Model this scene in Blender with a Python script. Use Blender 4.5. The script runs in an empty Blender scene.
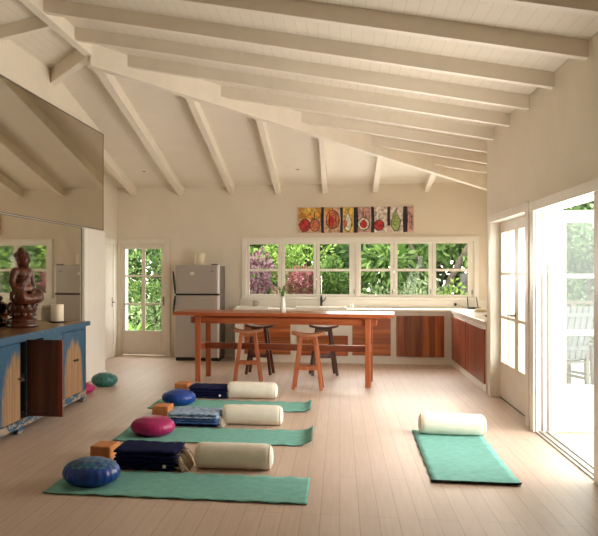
import bpy, bmesh, math, random
from mathutils import Vector, Matrix, Euler
R = math.radians
PI = math.pi
scn = bpy.context.scene
COL = scn.collection

# ------------------------------------------------------------------ materials
def new_mat(name):
    m = bpy.data.materials.new(name); m.use_nodes = True
    nt = m.node_tree
    return m, nt, nt.nodes['Principled BSDF']

def N(nt, kind, **kw):
    n = nt.nodes.new(kind)
    for k, v in kw.items():
        if k in n.inputs.keys() if hasattr(n.inputs, 'keys') else False: n.inputs[k].default_value = v
        else: setattr(n, k, v)
    return n

def c4(c): return (c[0], c[1], c[2], 1.0)

def srgb(r, g, b):
    def f(x):
        x /= 255.0
        return x / 12.92 if x <= 0.04045 else ((x + 0.055) / 1.055) ** 2.4
    return (f(r), f(g), f(b))

def ramp(nt, fac, stops):
    n = nt.nodes.new('ShaderNodeValToRGB')
    el = n.color_ramp.elements
    while len(el) < len(stops): el.new(0.5)
    for e, (p, c) in zip(el, stops): e.position = p; e.color = c4(c)
    nt.links.new(fac, n.inputs[0])
    return n.outputs[0]

def coords(nt, scale=(1, 1, 1), kind='Object', rot=(0, 0, 0)):
    tc = nt.nodes.new('ShaderNodeTexCoord'); mp = nt.nodes.new('ShaderNodeMapping')
    mp.inputs['Scale'].default_value = scale; mp.inputs['Rotation'].default_value = rot
    nt.links.new(tc.outputs[kind], mp.inputs[0])
    return mp.outputs[0]

def noise(nt, vec, scale=5, detail=3, rough=0.5):
    n = nt.nodes.new('ShaderNodeTexNoise')
    n.inputs['Scale'].default_value = scale; n.inputs['Detail'].default_value = detail
    n.inputs['Roughness'].default_value = rough
    if vec is not None: nt.links.new(vec, n.inputs['Vector'])
    return n.outputs['Fac']

def math_n(nt, op, a, b=None, clamp=False):
    n = nt.nodes.new('ShaderNodeMath'); n.operation = op; n.use_clamp = clamp
    for i, v in enumerate((a, b)):
        if v is None: continue
        if isinstance(v, (int, float)): n.inputs[i].default_value = v
        else: nt.links.new(v, n.inputs[i])
    return n.outputs[0]

def mixc(nt, fac, a, b):
    n = nt.nodes.new('ShaderNodeMix'); n.data_type = 'RGBA'
    for i, v in ((0, fac), (6, a), (7, b)):
        if isinstance(v, (int, float)): n.inputs[i].default_value = v
        elif isinstance(v, tuple): n.inputs[i].default_value = c4(v)
        else: nt.links.new(v, n.inputs[i])
    return n.outputs[2]

def bump(nt, b, h, strength=0.2, dist=0.01):
    n = nt.nodes.new('ShaderNodeBump'); n.inputs['Strength'].default_value = strength
    n.inputs['Distance'].default_value = dist
    nt.links.new(h, n.inputs['Height']); nt.links.new(n.outputs[0], b.inputs['Normal'])

def plain(name, c, rough=0.6, metal=0.0, var=0.06, vscale=6.0, bumpiness=0.0, spec=None):
    m, nt, b = new_mat(name)
    v = noise(nt, coords(nt), vscale, 4)
    lo = tuple(x * (1 - var) for x in c); hi = tuple(min(1, x * (1 + var)) for x in c)
    nt.links.new(ramp(nt, v, [(0.3, lo), (0.7, hi)]), b.inputs['Base Color'])
    b.inputs['Roughness'].default_value = rough; b.inputs['Metallic'].default_value = metal
    if spec is not None: b.inputs['Specular IOR Level'].default_value = spec
    if bumpiness: bump(nt, b, noise(nt, coords(nt), vscale * 25, 3), bumpiness, 0.004)
    return m

def wood(name, dark, mid, light, axis='X', fine=26.0, rough=0.45, planks=None, plank_axis='Z', pvar=0.35):
    """stretched-noise grain along axis; planks = board width in metres across plank_axis"""
    m, nt, b = new_mat(name)
    sc = [fine, fine, fine]; sc['XYZ'.index(axis)] = fine * 0.06
    vec = coords(nt, tuple(sc))
    g = noise(nt, vec, 1.0, 5, 0.6)
    col = ramp(nt, g, [(0.28, dark), (0.5, mid), (0.74, light)])
    h = g
    if planks:
        tc = nt.nodes.new('ShaderNodeTexCoord'); sp = nt.nodes.new('ShaderNodeSeparateXYZ')
        nt.links.new(tc.outputs['Object'], sp.inputs[0])
        u = math_n(nt, 'DIVIDE', sp.outputs['XYZ'.index(plank_axis)], planks)
        cell = math_n(nt, 'FLOOR', u); fr = math_n(nt, 'FRACT', u)
        wn = nt.nodes.new('ShaderNodeTexWhiteNoise'); wn.noise_dimensions = '1D'
        nt.links.new(cell, wn.inputs['W'])
        k = math_n(nt, 'MULTIPLY_ADD', wn.outputs[0], pvar * 2)
        k.node.inputs[2].default_value = 1 - pvar
        hv = nt.nodes.new('ShaderNodeVectorMath'); hv.operation = 'SCALE'
        nt.links.new(col, hv.inputs[0]); nt.links.new(k, hv.inputs['Scale'])
        edge = math_n(nt, 'LESS_THAN', fr, 0.03)
        col = mixc(nt, edge, hv.outputs[0], tuple(x * 0.35 for x in dark))
    nt.links.new(col, b.inputs['Base Color'])
    b.inputs['Roughness'].default_value = rough
    bump(nt, b, h, 0.08, 0.002)
    return m

def boards_white(name, c, axis, width, groove=0.07, rough=0.55, dark=0.72):
    m, nt, b = new_mat(name)
    tc = nt.nodes.new('ShaderNodeTexCoord'); sp = nt.nodes.new('ShaderNodeSeparateXYZ')
    nt.links.new(tc.outputs['Object'], sp.inputs[0])
    fr = math_n(nt, 'FRACT', math_n(nt, 'DIVIDE', sp.outputs['XYZ'.index(axis)], width))
    e = math_n(nt, 'LESS_THAN', fr, groove)
    nz = noise(nt, coords(nt), 3.0, 3)
    base = ramp(nt, nz, [(0.3, tuple(x * 0.96 for x in c)), (0.7, c)])
    nt.links.new(mixc(nt, e, base, tuple(x * dark for x in c)), b.inputs['Base Color'])
    b.inputs['Roughness'].default_value = rough
    bump(nt, b, math_n(nt, 'SUBTRACT', 1.0, e), 0.4, 0.004)
    return m

def floor_mat():
    m, nt, b = new_mat('whitewashed_boards')
    vec = coords(nt, (1, 1, 1), rot=(0, 0, R(90)))
    br = nt.nodes.new('ShaderNodeTexBrick')
    br.offset = 0.37; br.offset_frequency = 3; br.squash = 1.0
    for k, v in (('Scale', 1.0), ('Mortar Size', 0.0022), ('Mortar Smooth', 0.1), ('Bias', 0.0), ('Brick Width', 2.35), ('Row Height', 0.118)):
        br.inputs[k].default_value = v
    br.inputs['Color1'].default_value = c4((0.595, 0.46, 0.37)); br.inputs['Color2'].default_value = c4((0.55, 0.42, 0.335))
    br.inputs['Mortar'].default_value = c4((0.36, 0.265, 0.20))
    nt.links.new(vec, br.inputs['Vector'])
    g = noise(nt, coords(nt, (40, 2.2, 1)), 1.0, 5, 0.6)
    gr = ramp(nt, g, [(0.25, (0.86, 0.84, 0.82)), (0.7, (1, 1, 1))])
    mx = nt.nodes.new('ShaderNodeMix'); mx.data_type = 'RGBA'; mx.blend_type = 'MULTIPLY'; mx.inputs[0].default_value = 1.0
    nt.links.new(br.outputs['Color'], mx.inputs[6]); nt.links.new(gr, mx.inputs[7])
    nt.links.new(mx.outputs[2], b.inputs['Base Color'])
    b.inputs['Roughness'].default_value = 0.42
    bump(nt, b, math_n(nt, 'SUBTRACT', 1.0, br.outputs['Fac']), 0.15, 0.003)
    return m

def glass_mat(name='window_glass', tint=(1, 1, 1), gloss=1.0):
    m = bpy.data.materials.new(name); m.use_nodes = True; nt = m.node_tree
    nt.nodes.clear()
    o = nt.nodes.new('ShaderNodeOutputMaterial'); t = nt.nodes.new('ShaderNodeBsdfTransparent')
    g = nt.nodes.new('ShaderNodeBsdfGlossy'); g.inputs['Roughness'].default_value = 0.02
    t.inputs[0].default_value = c4(tint)
    ge = nt.nodes.new('ShaderNodeNewGeometry'); dp = nt.nodes.new('ShaderNodeVectorMath'); dp.operation = 'DOT_PRODUCT'
    nt.links.new(ge.outputs['Normal'], dp.inputs[0]); nt.links.new(ge.outputs['Incoming'], dp.inputs[1])
    k = math_n(nt, 'POWER', math_n(nt, 'SUBTRACT', 1.0, math_n(nt, 'ABSOLUTE', dp.outputs['Value'])), 5.0)
    f = math_n(nt, 'MULTIPLY', math_n(nt, 'ADD', math_n(nt, 'MULTIPLY', k, 0.96), 0.035), gloss, True)
    mx = nt.nodes.new('ShaderNodeMixShader')
    nt.links.new(f, mx.inputs[0]); nt.links.new(t.outputs[0], mx.inputs[1]); nt.links.new(g.outputs[0], mx.inputs[2])
    nt.links.new(mx.outputs[0], o.inputs[0])
    return m

def leaf_mat(name, stops, scale=9.0, trans=0.35, rough=0.5):
    m = bpy.data.materials.new(name); m.use_nodes = True; nt = m.node_tree
    b = nt.nodes['Principled BSDF']; o = nt.nodes['Material Output']
    v = noise(nt, coords(nt), 2.2, 2, 0.6)
    gi = nt.nodes.new('ShaderNodeNewGeometry')
    v = math_n(nt, 'ADD', math_n(nt, 'MULTIPLY', v, 0.55), math_n(nt, 'MULTIPLY', gi.outputs['Random Per Island'], 0.48))
    col = ramp(nt, v, stops)
    nt.links.new(col, b.inputs['Base Color']); b.inputs['Roughness'].default_value = rough
    b.inputs['Specular IOR Level'].default_value = 0.3
    tr = nt.nodes.new('ShaderNodeBsdfTranslucent'); nt.links.new(col, tr.inputs[0])
    mx = nt.nodes.new('ShaderNodeMixShader'); mx.inputs[0].default_value = trans
    nt.links.new(b.outputs[0], mx.inputs[1]); nt.links.new(tr.outputs[0], mx.inputs[2]); nt.links.new(mx.outputs[0], o.inputs[0])
    return m

def worn_blue(name, yc, half, top, base, soft=0.22, nscale=9.0):
    """blue paint worn back to raw wood in an arch about local y = yc (part's own coordinates)"""
    m, nt, b = new_mat(name)
    tc = nt.nodes.new('ShaderNodeTexCoord'); sp = nt.nodes.new('ShaderNodeSeparateXYZ')
    nt.links.new(tc.outputs['Object'], sp.inputs[0])
    dy = math_n(nt, 'DIVIDE', math_n(nt, 'ABSOLUTE', math_n(nt, 'SUBTRACT', sp.outputs[1], yc)), half)
    dz = math_n(nt, 'DIVIDE', math_n(nt, 'SUBTRACT', sp.outputs[2], base), top - base)
    d = math_n(nt, 'ADD', math_n(nt, 'POWER', dy, 3.2), math_n(nt, 'POWER', math_n(nt, 'MAXIMUM', dz, 0.0), 3.2))
    n1 = noise(nt, coords(nt, (1, 1, 0.45)), nscale, 5, 0.65)
    n2 = noise(nt, coords(nt, (1, 1, 0.3)), 45, 3, 0.7)
    d = math_n(nt, 'ADD', d, math_n(nt, 'MULTIPLY', math_n(nt, 'SUBTRACT', n1, 0.5), 0.9))
    d = math_n(nt, 'ADD', d, math_n(nt, 'MULTIPLY', math_n(nt, 'SUBTRACT', n2, 0.5), 1.1))
    f = math_n(nt, 'DIVIDE', math_n(nt, 'SUBTRACT', d, 1.0 - soft), 2 * soft, True)
    gw = noise(nt, coords(nt, (30, 30, 1.6)), 1.0, 5, 0.6)
    raw = ramp(nt, gw, [(0.3, (0.19, 0.10, 0.042)), (0.55, (0.31, 0.18, 0.085)), (0.75, (0.39, 0.245, 0.125))])
    blue = ramp(nt, n2, [(0.3, (0.004, 0.05, 0.105)), (0.6, (0.006, 0.08, 0.155)), (0.8, (0.025, 0.13, 0.21))])
    nt.links.new(mixc(nt, f, raw, blue), b.inputs['Base Color'])
    b.inputs['Roughness'].default_value = 0.6
    bump(nt, b, f, 0.15, 0.002)
    return m

def chipped_blue(name, amount, grey=False):
    m, nt, b = new_mat(name)
    n1 = noise(nt, coords(nt, (1, 0.35, 1)), 16, 5, 0.7)
    f = math_n(nt, 'GREATER_THAN', n1, amount)
    raw = (0.33, 0.25, 0.175) if grey else (0.30, 0.19, 0.10)
    n2 = noise(nt, coords(nt), 30, 3)
    blue = ramp(nt, n2, [(0.3, (0.004, 0.05, 0.105)), (0.7, (0.008, 0.085, 0.165))])
    nt.links.new(mixc(nt, f, blue, raw), b.inputs['Base Color'])
    b.inputs['Roughness'].default_value = 0.55
    return m

M = {}
CREAM = (0.80, 0.705, 0.575)
M['wall'] = plain('cream_wall_paint', (0.78, 0.715, 0.605), 0.75, var=0.025, vscale=2.5, bumpiness=0.06)
M['beam'] = plain('white_beam_paint', (0.80, 0.735, 0.63), 0.5, var=0.03)
M['ceil_main'] = boards_white('ceiling_boards_long', (0.80, 0.735, 0.63), 'X', 0.095, dark=.84)
M['ceil_end'] = boards_white('ceiling_boards_cross', (0.80, 0.735, 0.63), 'Y', 0.095, dark=0.92)
M['roof'] = plain('roof_sheet', (0.35, 0.33, 0.31), 0.7)
M['trim'] = plain('white_trim_paint', (0.84, 0.81, 0.745), 0.4, var=0.02)
M['door_paint'] = plain('off_white_door_paint', (0.78, 0.725, 0.635), 0.42, var=0.03)
M['white'] = plain('white_gloss_paint', (0.86, 0.85, 0.82), 0.35, var=0.015)
M['plank_door'] = boards_white('white_plank_door', (0.83, 0.80, 0.74), 'Y', 0.105, groove=0.07, dark=0.75)
M['floor'] = floor_mat()
M['glass'] = glass_mat(gloss=.45)
M['deck_glass'] = glass_mat('outer_door_glass', (0.86, 0.95, 0.95), 1.6)
M['black'] = plain('black_plastic', (0.012, 0.011, 0.012), 0.4)
M['chrome'] = plain('chrome', (0.75, 0.75, 0.74), 0.15, 1.0, 0.02)
M['steel'] = plain('dark_steel', (0.22, 0.2, 0.18), 0.35, 1.0)
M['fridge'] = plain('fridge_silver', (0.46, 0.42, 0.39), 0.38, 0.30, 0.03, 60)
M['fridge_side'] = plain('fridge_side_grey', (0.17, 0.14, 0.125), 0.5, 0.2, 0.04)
M['silver'] = plain('bright_silver_edge', (0.85, 0.84, 0.81), 0.3, 0.3, 0.02)
M['candle'] = plain('cream_wax', (0.82, 0.74, 0.56), 0.5, var=0.03)
M['saucer'] = plain('dark_saucer', (0.035, 0.02, 0.015), 0.35)
M['red_x'] = wood('red_timber_long', (0.21, 0.045, 0.014), (0.37, 0.09, 0.028), (0.52, 0.16, 0.055), 'X', 22, 0.32)
M['red_z'] = wood('red_timber_upright', (0.22, 0.05, 0.015), (0.38, 0.10, 0.032), (0.52, 0.17, 0.06), 'Z', 22, 0.38)
M['red_dark'] = wood('red_timber_shaded_grain', (0.13, 0.03, 0.012), (0.22, 0.055, 0.02), (0.33, 0.10, 0.035), 'X', 22, 0.4)  # darker red timber for the table stretcher
M['stool_z'] = wood('stool_timber_upright', (0.26, 0.065, 0.025), (0.40, 0.12, 0.045), (0.52, 0.19, 0.08), 'Z', 30, 0.42)
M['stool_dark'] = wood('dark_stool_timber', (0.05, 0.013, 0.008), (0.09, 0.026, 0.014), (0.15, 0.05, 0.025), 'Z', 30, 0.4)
M['stool_seat'] = wood('stool_seat_timber', (0.24, 0.08, 0.035), (0.40, 0.16, 0.075), (0.52, 0.24, 0.12), 'X', 24, 0.35)
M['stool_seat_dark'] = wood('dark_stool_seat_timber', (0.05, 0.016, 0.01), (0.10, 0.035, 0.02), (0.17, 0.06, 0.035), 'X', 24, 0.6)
M['front_h'] = wood('kitchen_front_cross', (0.25, 0.062, 0.018), (0.42, 0.12, 0.035), (0.56, 0.21, 0.07), 'X', 16, 0.35, 0.082, 'Z', 0.22)
M['front_v'] = wood('kitchen_front_upright', (0.20, 0.045, 0.014), (0.36, 0.098, 0.028), (0.56, 0.20, 0.06), 'Z', 16, 0.35, 0.097, 'X', 0.42)
M['front_r'] = wood('kitchen_front_right', (0.19, 0.035, 0.016), (0.30, 0.065, 0.026), (0.42, 0.12, 0.045), 'Z', 16, 0.35, 0.115, 'Y', 0.22)
M['worktop'] = plain('white_worktop', (0.83, 0.79, 0.71), 0.25, var=0.02)
M['buddha'] = wood('carved_red_wood', (0.024, 0.006, 0.003), (0.072, 0.016, 0.007), (0.16, 0.042, 0.015), 'Z', 14, 0.33)
M['cab_top'] = wood('oiled_cabinet_top', (0.10, 0.045, 0.02), (0.19, 0.09, 0.042), (0.29, 0.15, 0.075), 'Y', 18, 0.3)
M['cab_in'] = wood('dark_cabinet_inside', (0.02, 0.007, 0.004), (0.04, 0.013, 0.008), (0.06, 0.02, 0.012), 'Z', 18, 0.6)
M['leaf_dark'] = wood('dark_door_leaf', (0.035, 0.011, 0.007), (0.07, 0.020, 0.012), (0.115, 0.038, 0.022), 'Z', 12, 0.4)
M['leaf_edge'] = wood('red_door_stile', (0.12, 0.022, 0.01), (0.19, 0.04, 0.018), (0.25, 0.065, 0.028), 'Z', 18, 0.4)
M['chip'] = chipped_blue('blue_chipped_frame', 0.66)
M['chip_low'] = chipped_blue('blue_worn_plinth', 0.50, True)
M['knob'] = plain('dark_knob', (0.03, 0.014, 0.01), 0.35)
M['mat'] = plain('teal_yoga_mat', (0.185, 0.43, 0.375), 0.85, var=0.10, vscale=14, bumpiness=0.3, spec=0.15)
M['mat_under'] = plain('dark_mat_underside', (0.055, 0.10, 0.095), 0.9)
M['bolster'] = plain('cream_bolster_cotton', (0.83, 0.785, 0.68), 0.9, var=0.04, vscale=12, bumpiness=0.25, spec=0.1)
M['bolster_seam'] = plain('cream_piping', (0.70, 0.62, 0.48), 0.9)
M['navy'] = plain('navy_wool', (0.010, 0.013, 0.055), 0.95, var=0.25, vscale=30, bumpiness=0.4, spec=0.08)
M['fringe'] = plain('beige_fringe', (0.55, 0.43, 0.32), 0.95, var=0.15, vscale=40)
M['fringe_w'] = plain('white_fringe', (0.74, 0.66, 0.55), 0.95, var=0.12, vscale=40)
M['cork'] = plain('orange_foam_block', (0.52, 0.22, 0.085), 0.85, var=0.12, vscale=30, bumpiness=0.2, spec=0.15)
M['tag'] = plain('white_label', (0.8, 0.77, 0.7), 0.8)
M['grass'] = plain('lawn', (0.06, 0.12, 0.025), 0.95, var=0.4, vscale=8)
M['deck'] = wood('pale_deck_boards', (0.74, 0.71, 0.66), (0.80, 0.78, 0.74), (0.85, 0.83, 0.80), 'Y', 18, 0.6, 0.12, 'X', 0.08)
M['grey_wood'] = wood('weathered_grey_timber', (0.07, 0.063, 0.062), (0.10, 0.094, 0.094), (0.14, 0.13, 0.13), 'Z', 20, 0.7)
M['tan_wood'] = wood('weathered_tan_timber', (0.055, 0.037, 0.024), (0.085, 0.060, 0.042), (0.12, 0.088, 0.062), 'Z', 20, 0.7)
M['bark'] = plain('bark', (0.13, 0.10, 0.08), 0.95, var=0.35, vscale=18, bumpiness=0.6)
M['stem'] = plain('green_stem', (0.10, 0.20, 0.04), 0.7)
M['petal'] = plain('cream_petal', (0.82, 0.76, 0.58), 0.6)
M['ceramic'] = plain('white_ceramic', (0.82, 0.80, 0.75), 0.2, var=0.02)
M['mug'] = plain('grey_ceramic', (0.42, 0.35, 0.30), 0.35)
M['bun'] = plain('pale_bun', (0.80, 0.70, 0.47), 0.6)

def mirror_mat():
    m, nt, b = new_mat('tinted_mirror')
    v = noise(nt, coords(nt), 1.3, 3)
    nt.links.new(ramp(nt, v, [(0.3, (0.58, 0.545, 0.46)), (0.7, (0.62, 0.58, 0.49))]), b.inputs['Base Color'])
    b.inputs['Metallic'].default_value = 1.0; b.inputs['Roughness'].default_value = 0.035
    return m
M['mirror'] = mirror_mat()

def brocade(name, c, c2, scale=18, rough=0.42):
    m, nt, b = new_mat(name)
    vec = coords(nt, (scale, scale, scale), rot=(0, 0, R(45)))
    ck = nt.nodes.new('ShaderNodeTexChecker'); ck.inputs['Scale'].default_value = 1.0
    ck.inputs['Color1'].default_value = c4(c); ck.inputs['Color2'].default_value = c4(c2)
    nt.links.new(vec, ck.inputs['Vector'])
    n = noise(nt, coords(nt), 60, 3)
    col = mixc(nt, math_n(nt, 'MULTIPLY', n, 0.5), ck.outputs['Color'], tuple(x * 0.5 for x in c))
    nt.links.new(col, b.inputs['Base Color'])
    b.inputs['Roughness'].default_value = rough
    b.inputs['Sheen Weight'].default_value = 0.0
    return m
M['blue_top'] = brocade('blue_brocade', (0.004, 0.04, 0.24), (0.03, 0.20, 0.26), 26)
M['blue_cush'] = plain('blue_satin', (0.004, 0.045, 0.27), 0.38, var=0.25, vscale=14)
M['magenta'] = plain('magenta_satin', (0.36, 0.005, 0.105), 0.40, var=0.15, vscale=10)
M['teal_cush'] = brocade('teal_brocade', (0.02, 0.14, 0.13), (0.05, 0.22, 0.19), 22)

def batik():
    m, nt, b = new_mat('light_blue_printed_cloth')
    vec = coords(nt, (14, 30, 30))
    v = nt.nodes.new('ShaderNodeTexVoronoi'); v.inputs['Scale'].default_value = 1.6
    nt.links.new(vec, v.inputs['Vector'])
    n = noise(nt, coords(nt), 25, 4, 0.7)
    f = math_n(nt, 'ADD', math_n(nt, 'MULTIPLY', v.outputs['Distance'], 0.7), math_n(nt, 'MULTIPLY', n, 0.6))
    col = ramp(nt, f, [(0.3, (0.03, 0.07, 0.22)), (0.5, (0.12, 0.22, 0.42)), (0.75, (0.38, 0.47, 0.58))])
    nt.links.new(col, b.inputs['Base Color']); b.inputs['Roughness'].default_value = 0.9
    return m
M['batik'] = batik()
M['stripe_blue'] = plain('mid_blue_cloth', (0.05, 0.13, 0.36), 0.9, var=0.3, vscale=30)

# ------------------------------------------------------------------ mesh helpers
class MB:
    def __init__(self): self.v = []; self.f = []; self.m = []
    def add(self, vs, fs, mi=0):
        o = len(self.v); self.v += [tuple(p) for p in vs]
        self.f += [tuple(i + o for i in f) for f in fs]; self.m += [mi] * len(fs)
        return self
    def box(self, a, b, mi=0, mat=None):
        x0, y0, z0 = a; x1, y1, z1 = b
        vs = [(x0, y0, z0), (x1, y0, z0), (x1, y1, z0), (x0, y1, z0), (x0, y0, z1), (x1, y0, z1), (x1, y1, z1), (x0, y1, z1)]
        if mat is not None: vs = [mat @ Vector(p) for p in vs]
        return self.add(vs, [(0, 3, 2, 1), (4, 5, 6, 7), (0, 1, 5, 4), (1, 2, 6, 5), (2, 3, 7, 6), (3, 0, 4, 7)], mi)
    def bar(self, p, q, w, h=None, mi=0, up=(0, 0, 1), w2=None, h2=None):
        h = h or w; p = Vector(p); q = Vector(q); d = (q - p).normalized()
        up = Vector(up)
        if abs(d.dot(up)) > 0.98: up = Vector((0, 1, 0))
        s = d.cross(up).normalized(); u = s.cross(d).normalized()
        w2 = w2 or w; h2 = h2 or h
        vs = []
        for c, ww, hh in ((p, w, h), (q, w2, h2)):
            for a, b in ((-1, -1), (1, -1), (1, 1), (-1, 1)): vs.append(c + s * a * ww / 2 + u * b * hh / 2)
        return self.add(vs, [(0, 1, 2, 3), (7, 6, 5, 4), (0, 4, 5, 1), (1, 5, 6, 2), (2, 6, 7, 3), (3, 7, 4, 0)], mi)
    def tube(self, pts, rad, n=10, mi=0, cap=True):
        pts = [Vector(p) for p in pts]; k = len(pts)
        if not isinstance(rad, (list, tuple)): rad = [rad] * k
        t0 = (pts[1] - pts[0]).normalized()
        a = Vector((0, 0, 1)) if abs(t0.z) < 0.9 else Vector((1, 0, 0))
        u = t0.cross(a).normalized()
        vs = []
        for i in range(k):
            t = (pts[min(i + 1, k - 1)] - pts[max(i - 1, 0)]).normalized()
            u = (u - t * u.dot(t)).normalized(); w = t.cross(u)
            for j in range(n):
                an = 2 * PI * j / n
                vs.append(pts[i] + (u * math.cos(an) + w * math.sin(an)) * rad[i])
        fs = []
        for i in range(k - 1):
            for j in range(n):
                fs.append((i * n + j, i * n + (j + 1) % n, (i + 1) * n + (j + 1) % n, (i + 1) * n + j))
        if cap: fs += [tuple(range(n))[::-1], tuple(range((k - 1) * n, k * n))]
        return self.add(vs, fs, mi)
    def lathe(self, prof, c=(0, 0, 0), n=32, mi=0, axis='Z', mod=None):
        """prof: list of (r, h); mod(theta, k) scales r"""
        vs = []; fs = []; k = len(prof)
        for i, (r, h) in enumerate(prof):
            for j in range(n):
                th = 2 * PI * j / n; rr = r * (mod(th, i) if mod else 1)
                x, y = rr * math.cos(th), rr * math.sin(th)
                p = (x, y, h) if axis == 'Z' else (h, x, y)
                vs.append((p[0] + c[0], p[1] + c[1], p[2] + c[2]))
        for i in range(k - 1):
            for j in range(n):
                fs.append((i * n + j, i * n + (j + 1) % n, (i + 1) * n + (j + 1) % n, (i + 1) * n + j))
        fs += [tuple(range(n))[::-1], tuple(range((k - 1) * n, k * n))]
        return self.add(vs, fs, mi)
    def ell(self, c, r, rot=(0, 0, 0), n=20, m=12, mi=0):
        mt = Matrix.Translation(Vector(c)) @ Euler(rot).to_matrix().to_4x4()
        vs = [mt @ Vector((0, 0, -r[2]))]; fs = []
        for i in range(1, m):
            ph = -PI / 2 + PI * i / m
            for j in range(n):
                th = 2 * PI * j / n
                vs.append(mt @ Vector((r[0] * math.cos(ph) * math.cos(th), r[1] * math.cos(ph) * math.sin(th), r[2] * math.sin(ph))))
        vs.append(mt @ Vector((0, 0, r[2]))); last = len(vs) - 1
        for j in range(n):
            fs.append((0, 1 + (j + 1) % n, 1 + j))
            fs.append((last, 1 + (m - 2) * n + j, 1 + (m - 2) * n + (j + 1) % n))
        for i in range(m - 2):
            for j in range(n):
                a = 1 + i * n
                fs.append((a + j, a + (j + 1) % n, a + n + (j + 1) % n, a + n + j))
        return self.add(vs, fs, mi)
    def grid(self, fn, nu, nv, mi=0, flip=False):
        vs = [fn(i / nu, j / nv) for i in range(nu + 1) for j in range(nv + 1)]
        fs = []
        for i in range(nu):
            for j in range(nv):
                a = i * (nv + 1) + j
                q = (a, a + nv + 1, a + nv + 2, a + 1)
                fs.append(q[::-1] if flip else q)
        return self.add(vs, fs, mi)
    def prism(self, poly, z0, z1, mi=0, frame=None):
        n = len(poly)
        vs = [Vector((x, y, z0)) for x, y in poly] + [Vector((x, y, z1)) for x, y in poly]
        if frame: vs = [frame(p) for p in vs]
        fs = [tuple(range(n))[::-1], tuple(range(n, 2 * n))] + [(i, (i + 1) % n, n + (i + 1) % n, n + i) for i in range(n)]
        return self.add(vs, fs, mi)
    def build(self, name, mats, parent=None, loc=None, smooth=False, bevel=0.0, origin=None, fix=True):
        me = bpy.data.meshes.new(name)
        v = self.v
        if origin is not None:
            o = Vector(origin); v = [tuple(Vector(p) - o) for p in v]
        me.from_pydata(v, [], self.f)
        if not isinstance(mats, (list, tuple)): mats = [mats]
        for m in mats: me.materials.append(m)
        me.polygons.foreach_set('material_index', self.m)
        if smooth: me.polygons.foreach_set('use_smooth', [True] * len(me.polygons))
        me.update()
        if fix:
            bm = bmesh.new(); bm.from_mesh(me); bmesh.ops.recalc_face_normals(bm, faces=bm.faces[:]); bm.to_mesh(me); bm.free()
        ob = bpy.data.objects.new(name, me); COL.objects.link(ob)
        if origin is not None: ob.location = origin
        if loc is not None: ob.location = loc
        if parent is not None:
            ob.parent = parent
        if bevel:
            md = ob.modifiers.new('bevel', 'BEVEL'); md.width = bevel; md.segments = 2; md.limit_method = 'ANGLE'; md.angle_limit = R(40)
        return ob

def tag(o, label, cat, group=None, kind=None):
    o['label'] = label; o['category'] = cat
    if group: o['group'] = group
    if kind: o['kind'] = kind
    return o

def thing(name, label, cat, loc=(0, 0, 0), rz=0.0, group=None, kind=None):
    o = bpy.data.objects.new(name, None); COL.objects.link(o)
    o.location = loc; o.rotation_euler = (0, 0, rz); o.empty_display_size = 0.1
    return tag(o, label, cat, group, kind)

def struct(o, label, cat):
    return tag(o, label, cat, None, 'structure')

def dup(root, loc, rz, label, mats=None):
    def cp(o, parent):
        c = o.copy(); COL.objects.link(c)
        c.parent = parent
        if mats and c.type == 'MESH':
            c.data = o.data.copy()
            for i, m in enumerate(c.data.materials):
                if m.name in mats: c.data.materials[i] = mats[m.name]
        for ch in o.children: cp(ch, c)
        return c
    r = cp(root, None)
    r.location = loc; r.rotation_euler = (0, 0, rz); r['label'] = label
    return r

# panel with rectangular openings, in the (u, z) plane; pos(u, t, z) -> xyz
def holed(mb, u0, u1, z0, z1, t0, t1, holes, along='X', mi=0):
    us = sorted({u0, u1, *[h[0] for h in holes], *[h[1] for h in holes]})
    for a, b in zip(us, us[1:]):
        if b - a < 1e-6: continue
        mid = (a + b) / 2; zs = [z0]
        for h in sorted([h for h in holes if h[0] < mid < h[1]], key=lambda q: q[2]): zs += [h[2], h[3]]
        zs.append(z1)
        for c, d in zip(zs[::2], zs[1::2]):
            if d - c < 1e-6: continue
            if along == 'X': mb.box((a, t0, c), (b, t1, d), mi)
            else: mb.box((t0, a, c), (t1, b, d), mi)
    return mb

def ring(mb, u0, u1, z0, z1, t0, t1, w, along='X', mi=0, wb=None, wt=None):
    """a rectangular frame of member width w; wb = bottom rail, wt = top rail"""
    wb = w if wb is None else wb; wt = w if wt is None else wt
    def bx(a, b, c, d):
        if along == 'X': mb.box((a, t0, c), (b, t1, d), mi)
        else: mb.box((t0, a, c), (t1, b, d), mi)
    bx(u0, u0 + w, z0, z1); bx(u1 - w, u1, z0, z1)
    if wb: bx(u0 + w, u1 - w, z0, z0 + wb)
    if wt: bx(u0 + w, u1 - w, z1 - wt, z1)
    return mb

# ------------------------------------------------------------------ the roof planes
RX, AY, ZA, SM, SE = -2.8, 8.2, 3.95, 0.19, 0.2144
CT = 0.13
def zb(x, y): return min(ZA - SM * abs(x - RX), ZA - SE * max(0.0, y - AY))
def hipx(y): return RX + SE / SM * (y - AY)
def hipy(x): return AY + SM / SE * abs(x - RX)
XW, XO = 1.81, 1.97            # right wall faces
YB, YBO = 13.19, 13.33         # back wall faces
XL = -3.46                     # left wall face
XR = 2.5                       # kitchen alcove wall

# floor
struct(MB().box((-4.1, -4.0, -0.12), (2.62, 13.33, 0.0)).build('floor', M['floor']), 'pale whitewashed timber board floor running the length of the room', 'floor')

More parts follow.
